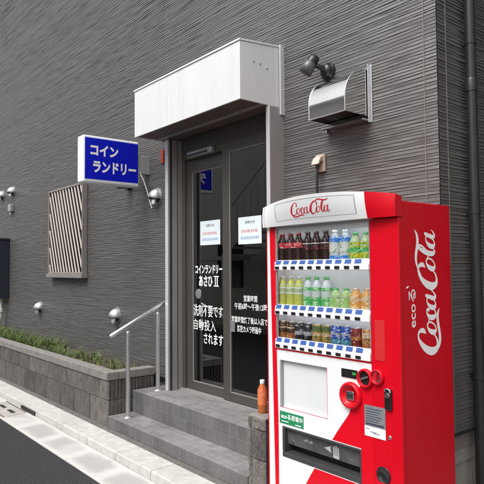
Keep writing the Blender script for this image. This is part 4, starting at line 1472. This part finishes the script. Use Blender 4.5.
mb = MB(); mb.box(WX0, WX1, F - 0.003, F + 0.012, 1.0665, 1.0755)
mb.build('red_trim', M_redplain, V)
mb = MB()
for i in (1, 3, 4, 5, 6, 7): mb.box(IX[i] - 0.016, IX[i] + 0.012, F + 0.05, F + 0.054, 1.795, 1.8175)
mb.build('top_tag', M_ink, V)

# --------------------------------------------------- the display drinks
def drink_mat(name, c, rough=0.18, var=0.06):
    return mat(name, c, rough, var=var, vscale=25)
def bottle(name, h, r, body, cap, bands, cat='bottle'):
    """bands: (low, high, material) as fractions of the height"""
    t = root(name, None, cat, (0, 0, 0))
    mb = MB()
    mb.lathe([(r * .82, 0), (r * .97, .02 * h), (r, .08 * h), (r * .97, .35 * h), (r, .55 * h), (r * .92, .70 * h), (r * .62, .82 * h), (r * .44, .89 * h), (r * .42, .92 * h)], (0, 0, 0), 'z', 18)
    mb.build('bottle_body', body, t)
    for z0, z1, mm in bands:
        mb = MB()
        rr = [r * 1.025, r * 1.025] if z1 < .62 else ([r * 1.02, r * .97] if z1 < .74 else [r * 1.02, r * .86])
        mb.lathe([(rr[0], z0 * h), (rr[0], (z0 + z1) / 2 * h), (rr[1], z1 * h)], (0, 0, 0), 'z', 18, capped=False)
        mb.build('label', mm, t)
    mb = MB(); mb.lathe([(r * .46, .91 * h), (r * .48, .915 * h), (r * .48, .99 * h), (r * .42, h)], (0, 0, 0), 'z', 14)
    mb.build('cap', cap, t)
    return t
def can(name, h, r, bodym, bands):
    t = root(name, None, 'can', (0, 0, 0))
    mb = MB(); mb.lathe([(r * .85, 0), (r, .05 * h), (r, .90 * h), (r * .88, .96 * h)], (0, 0, 0), 'z', 18)
    mb.build('can_body', bodym, t)
    for z0, z1, mm in bands:
        mb = MB(); mb.lathe([(r * 1.012, z0 * h), (r * 1.012, z1 * h)], (0, 0, 0), 'z', 18, capped=False)
        mb.build('printed_band', mm, t)
    mb = MB(); mb.lathe([(r * .87, .962 * h), (r * .87, h), (r * .78, h), (r * .76, .985 * h)], (0, 0, 0), 'z', 18)
    mb.build('lid', M_silver, t)
    return t
def copy_tree(o):
    r = o.copy(); COL.objects.link(r)
    for ch in o.children:
        c = ch.copy(); COL.objects.link(c); c.parent = r
    return r

def print_mat(name, base, ink, scale=70, stretch=(1, 1, 1.6), lo=.50, hi=.56):
    """a printed wrapper: base colour with blocks of ink"""
    m = mat(name, base, 0.32, col2=ink, vscale=scale, stretch=stretch, detail=2)
    for nd in m.node_tree.nodes:
        if nd.type == 'VALTORGB':
            nd.color_ramp.elements[0].position = lo; nd.color_ramp.elements[1].position = hi
    return m
m_cola = drink_mat('cola liquid', (0.030, 0.009, 0.006), 0.12)
m_redlab = print_mat('red bottle label', (0.60, 0.02, 0.03), (0.75, 0.62, 0.60), 55, (1, 1, 2.2), .54, .58)
m_redcap = drink_mat('red bottle cap', (0.16, 0.01, 0.01), 0.4)
m_blacklab = print_mat('black bottle label', (0.022, 0.012, 0.012), (0.45, 0.05, 0.05), 55, (1, 1, 2.2), .57, .60)
m_clear = drink_mat('clear drink', (0.62, 0.68, 0.70), 0.12)
m_bluelab = print_mat('blue bottle label', (0.03, 0.22, 0.70), (0.70, 0.78, 0.84), 45, (1, 1, 1.8), .54, .58)
m_white_l = print_mat('white bottle label', (0.74, 0.77, 0.76), (0.25, 0.42, 0.22), 70, (1, 1, 2), .58, .61)
m_yellow = print_mat('yellow green label', (0.70, 0.60, 0.05), (0.16, 0.42, 0.06), 40, (1, 1, 1.2), .52, .56)
m_green = print_mat('green bottle label', (0.08, 0.48, 0.12), (0.62, 0.76, 0.56), 50, (1, 1, 2), .55, .58)
m_pale = drink_mat('pale green drink', (0.46, 0.58, 0.34), 0.15)
m_lime = drink_mat('lime drink', (0.56, 0.60, 0.12), 0.15)
m_orange = print_mat('orange bottle print', (0.72, 0.34, 0.08), (0.80, 0.68, 0.42), 42, (1, 1, 1.5), .52, .56)
m_cream = print_mat('cream bottle print', (0.74, 0.62, 0.44), (0.40, 0.16, 0.05), 60, (1, 1, 2), .58, .61)
m_gpack = print_mat('green tea label', (0.30, 0.56, 0.16), (0.75, 0.80, 0.60), 45, (1, 1, 1.5), .55, .58)
m_brown = print_mat('brown can print', (0.055, 0.022, 0.012), (0.50, 0.32, 0.16), 60, (1, 1, 1.8), .60, .63)
m_rust = print_mat('rust can print', (0.42, 0.13, 0.03), (0.70, 0.48, 0.22), 60, (1, 1, 1.5), .55, .58)
m_blk = print_mat('black can print', (0.016, 0.016, 0.02), (0.45, 0.46, 0.48), 55, (1, 1, 1.8), .60, .63)
m_steel = drink_mat('pale can print', (0.42, 0.44, 0.48), 0.3)
m_gold = print_mat('gold can print', (0.52, 0.34, 0.10), (0.10, 0.14, 0.04), 50, (1, 1, 1.5), .54, .58)
m_olive = print_mat('olive can print', (0.10, 0.16, 0.05), (0.60, 0.52, 0.22), 50, (1, 1, 1.8), .57, .60)
m_cblue = print_mat('deep blue can print', (0.03, 0.08, 0.42), (0.60, 0.68, 0.80), 45, (1, 1, 1.5), .56, .59)
m_teal = print_mat('teal can print', (0.05, 0.26, 0.38), (0.5, 0.7, 0.72), 60, (1, 1, 1.5), .55, .58)
m_maroon = print_mat('maroon can print', (0.20, 0.02, 0.02), (0.62, 0.35, 0.20), 50, (1, 1, 1.6), .58, .61)
m_tan = print_mat('tan can print', (0.62, 0.34, 0.14), (0.22, 0.08, 0.03), 50, (1, 1, 1.6), .56, .59)

KINDS = {
 'cola': bottle('cola_bottle', .186, .034, m_cola, m_redcap, [(.50, .68, m_redlab)]),
 'dark': bottle('cola_bottle', .188, .034, m_cola, m_blacklab, [(.42, .62, m_blacklab), (.60, .625, m_white_l)]),
 'blue': bottle('water_bottle', .188, .035, m_clear, m_white_l, [(.62, .80, m_bluelab), (.04, .20, m_bluelab), (.30, .55, m_white_l)]),
 'yell': bottle('juice_bottle', .165, .036, m_pale, m_green, [(.12, .66, m_yellow), (.30, .48, m_green)]),
 'lime': bottle('tea_bottle', .192, .034, m_lime, m_white_l, [(.42, .74, m_white_l), (.48, .60, m_pale)]),
 'clr': bottle('water_bottle', .190, .034, m_clear, m_green, [(.10, .36, m_green), (.56, .66, m_green)]),
 'gpk': bottle('small_tea_bottle', .125, .037, m_gpack, m_green, [(.15, .68, m_gpack), (.56, .70, m_pale)]),
 'opk': bottle('small_juice_bottle', .128, .037, m_orange, m_cream, [(.12, .70, m_orange), (.46, .58, m_cream)]),
 'brn': can('coffee_can', .116, .033, m_brown, [(.10, .38, m_rust), (.62, .70, m_cream)]),
 'blk': can('coffee_can', .116, .033, m_blk, [(.35, .55, m_steel)]),
 'gld': can('coffee_can', .116, .033, m_gold, [(.60, .92, m_olive), (.40, .52, m_cream)]),
 'blu': can('drink_can', .120, .0335, m_cblue, [(.12, .34, m_teal), (.55, .64, m_steel)]),
 'mar': can('coffee_can', .116, .033, m_maroon, [(.42, .58, m_rust)]),
 'tan': can('coffee_can', .116, .033, m_tan, [(.55, .80, m_cream), (.12, .30, m_rust)]),
}
ROWS = [
 ['cola', 'cola', 'cola', 'dark', 'dark', 'dark', 'blue', 'blue', 'yell', 'yell'],
 ['lime', 'lime', 'lime', 'clr', 'clr', 'clr', 'gpk', 'gpk', 'opk', 'opk'],
 ['brn', 'brn', 'blk', 'blk', 'gld', 'gld', 'blu', 'blu', 'mar', 'tan']]
WORD = {'cola': ('red labelled dark cola bottle', 3), 'dark': ('black labelled dark cola bottle', 3), 'blue': ('clear bottle with blue bands', 2), 'yell': ('yellow green juice bottle', 2),
 'lime': ('yellow green tea bottle with white label', 3), 'clr': ('clear bottle with green bands', 3), 'gpk': ('short green bottle', 2), 'opk': ('short orange bottle', 2),
 'brn': ('dark brown can with rust base', 2), 'blk': ('black can', 2), 'gld': ('gold can with olive top', 2), 'blu': ('deep blue can', 2), 'mar': ('maroon can', 1), 'tan': ('tan and cream can', 1)}
ROWN = ['top', 'middle', 'bottom']
for ri, row in enumerate(ROWS):
    seen = {}
    for i, k in enumerate(row):
        first = k not in seen
        seen[k] = seen.get(k, 0) + 1
        o = KINDS[k] if first else copy_tree(KINDS[k])
        o.location = (IX[i], F + 0.062 + (0.004 if i % 2 else 0), SHELF[ri][1] + 0.0125)
        o.rotation_euler = (0, 0, 0.4 * i)
        w, n_ = WORD[k]
        if n_ == 1: ps = 'only one'
        elif n_ == 2: ps = ('left of two', 'right of two')[seen[k] - 1]
        else: ps = ('left of three', 'middle of three', 'right of three')[seen[k] - 1]
        tail = {'mar': 'between the blue and tan cans', 'tan': 'at its right end'}.get(k, ps)
        o['label'] = f"{w}, {tail}, on the {ROWN[ri]} display row"
        o['group'] = f"drinks on the {ROWN[ri]} row of the vending machine"

# ================================================================== house across the street, seen in reflections, and an unseen house added for shade
t = root('opposite_house', 'pale rendered house with outside stairs across the street, mirrored in the door glass', 'house', (-10, -9, 0.1))
mb = MB(); mb.box(-16.8, -3.6, -13, -7.6, 0.11, 5.9); mb.box(-24, -16.801, -13, -7.8, 0.11, 3.4)
mb.build('wall', M_opp, t)
mb = MB(); mb.box(-17.1, -3.3, -13.3, -7.35, 5.905, 6.05); mb.box(-24.3, -17.11, -13.3, -7.5, 3.405, 3.5)
mb.build('roof', M_flash, t)
for x in (-20.5, -17.5, -14.4, -11.5, -8.2, -6.2):
    mb = MB(); mb.box(x, x + 1.3, -7.60, -7.56, 1.0, 2.3)
    mb.build('window', M_oppdark, t)
mb = MB()
for k in range(13):
    x = -12.6 + k * 0.28
    z = 1.9 + k * 0.2
    mb.box(x, x + 0.275, -7.5, -6.4, z, z + 0.06)
    mb.box(x + .12, x + .16, -6.43, -6.401, z + 0.061, z + 1.0)
mb.prism([(-12.6, -6.44, 2.901), (-12.6 + 13 * .28, -6.44, 2.901 + 13 * .2), (-12.6 + 13 * .28, -6.44, 2.97 + 13 * .2), (-12.6, -6.44, 2.97)], (0, 0.05, 0))
mb.prism([(-12.6, -6.39, 1.72), (-12.6, -6.39, 1.96), (-12.6 + 13 * .28, -6.39, 1.96 + 13 * .2), (-12.6 + 13 * .28, -6.39, 1.72 + 13 * .2)], (0, 0.03, 0))
mb.box(-14.6, -12.61, -7.5, -6.4, 1.8, 1.9)
mb.box(-14.5, -14.42, -6.5, -6.42, 0.11, 1.79); mb.box(-12.7, -12.62, -6.5, -6.42, 0.11, 1.79)
mb.build('outside_stairs', M_alulight, t)
t = root('shade_house', 'unseen neighbouring house added to shade the side wall', 'house', (3, 3, 0.1))  # out of view, set here to darken the side passage
mb = MB(); mb.box(-0.95, 8, 0.7, 9, 0.11, 7.0)
mb.build('wall', M_found, t)
mb = MB(); mb.box(-1.05, 8.1, 0.6, 9.1, 7.005, 7.15)
mb.build('roof', M_flash, t)
for o in list(COL.objects):
    if 'org' in o: del o['org']
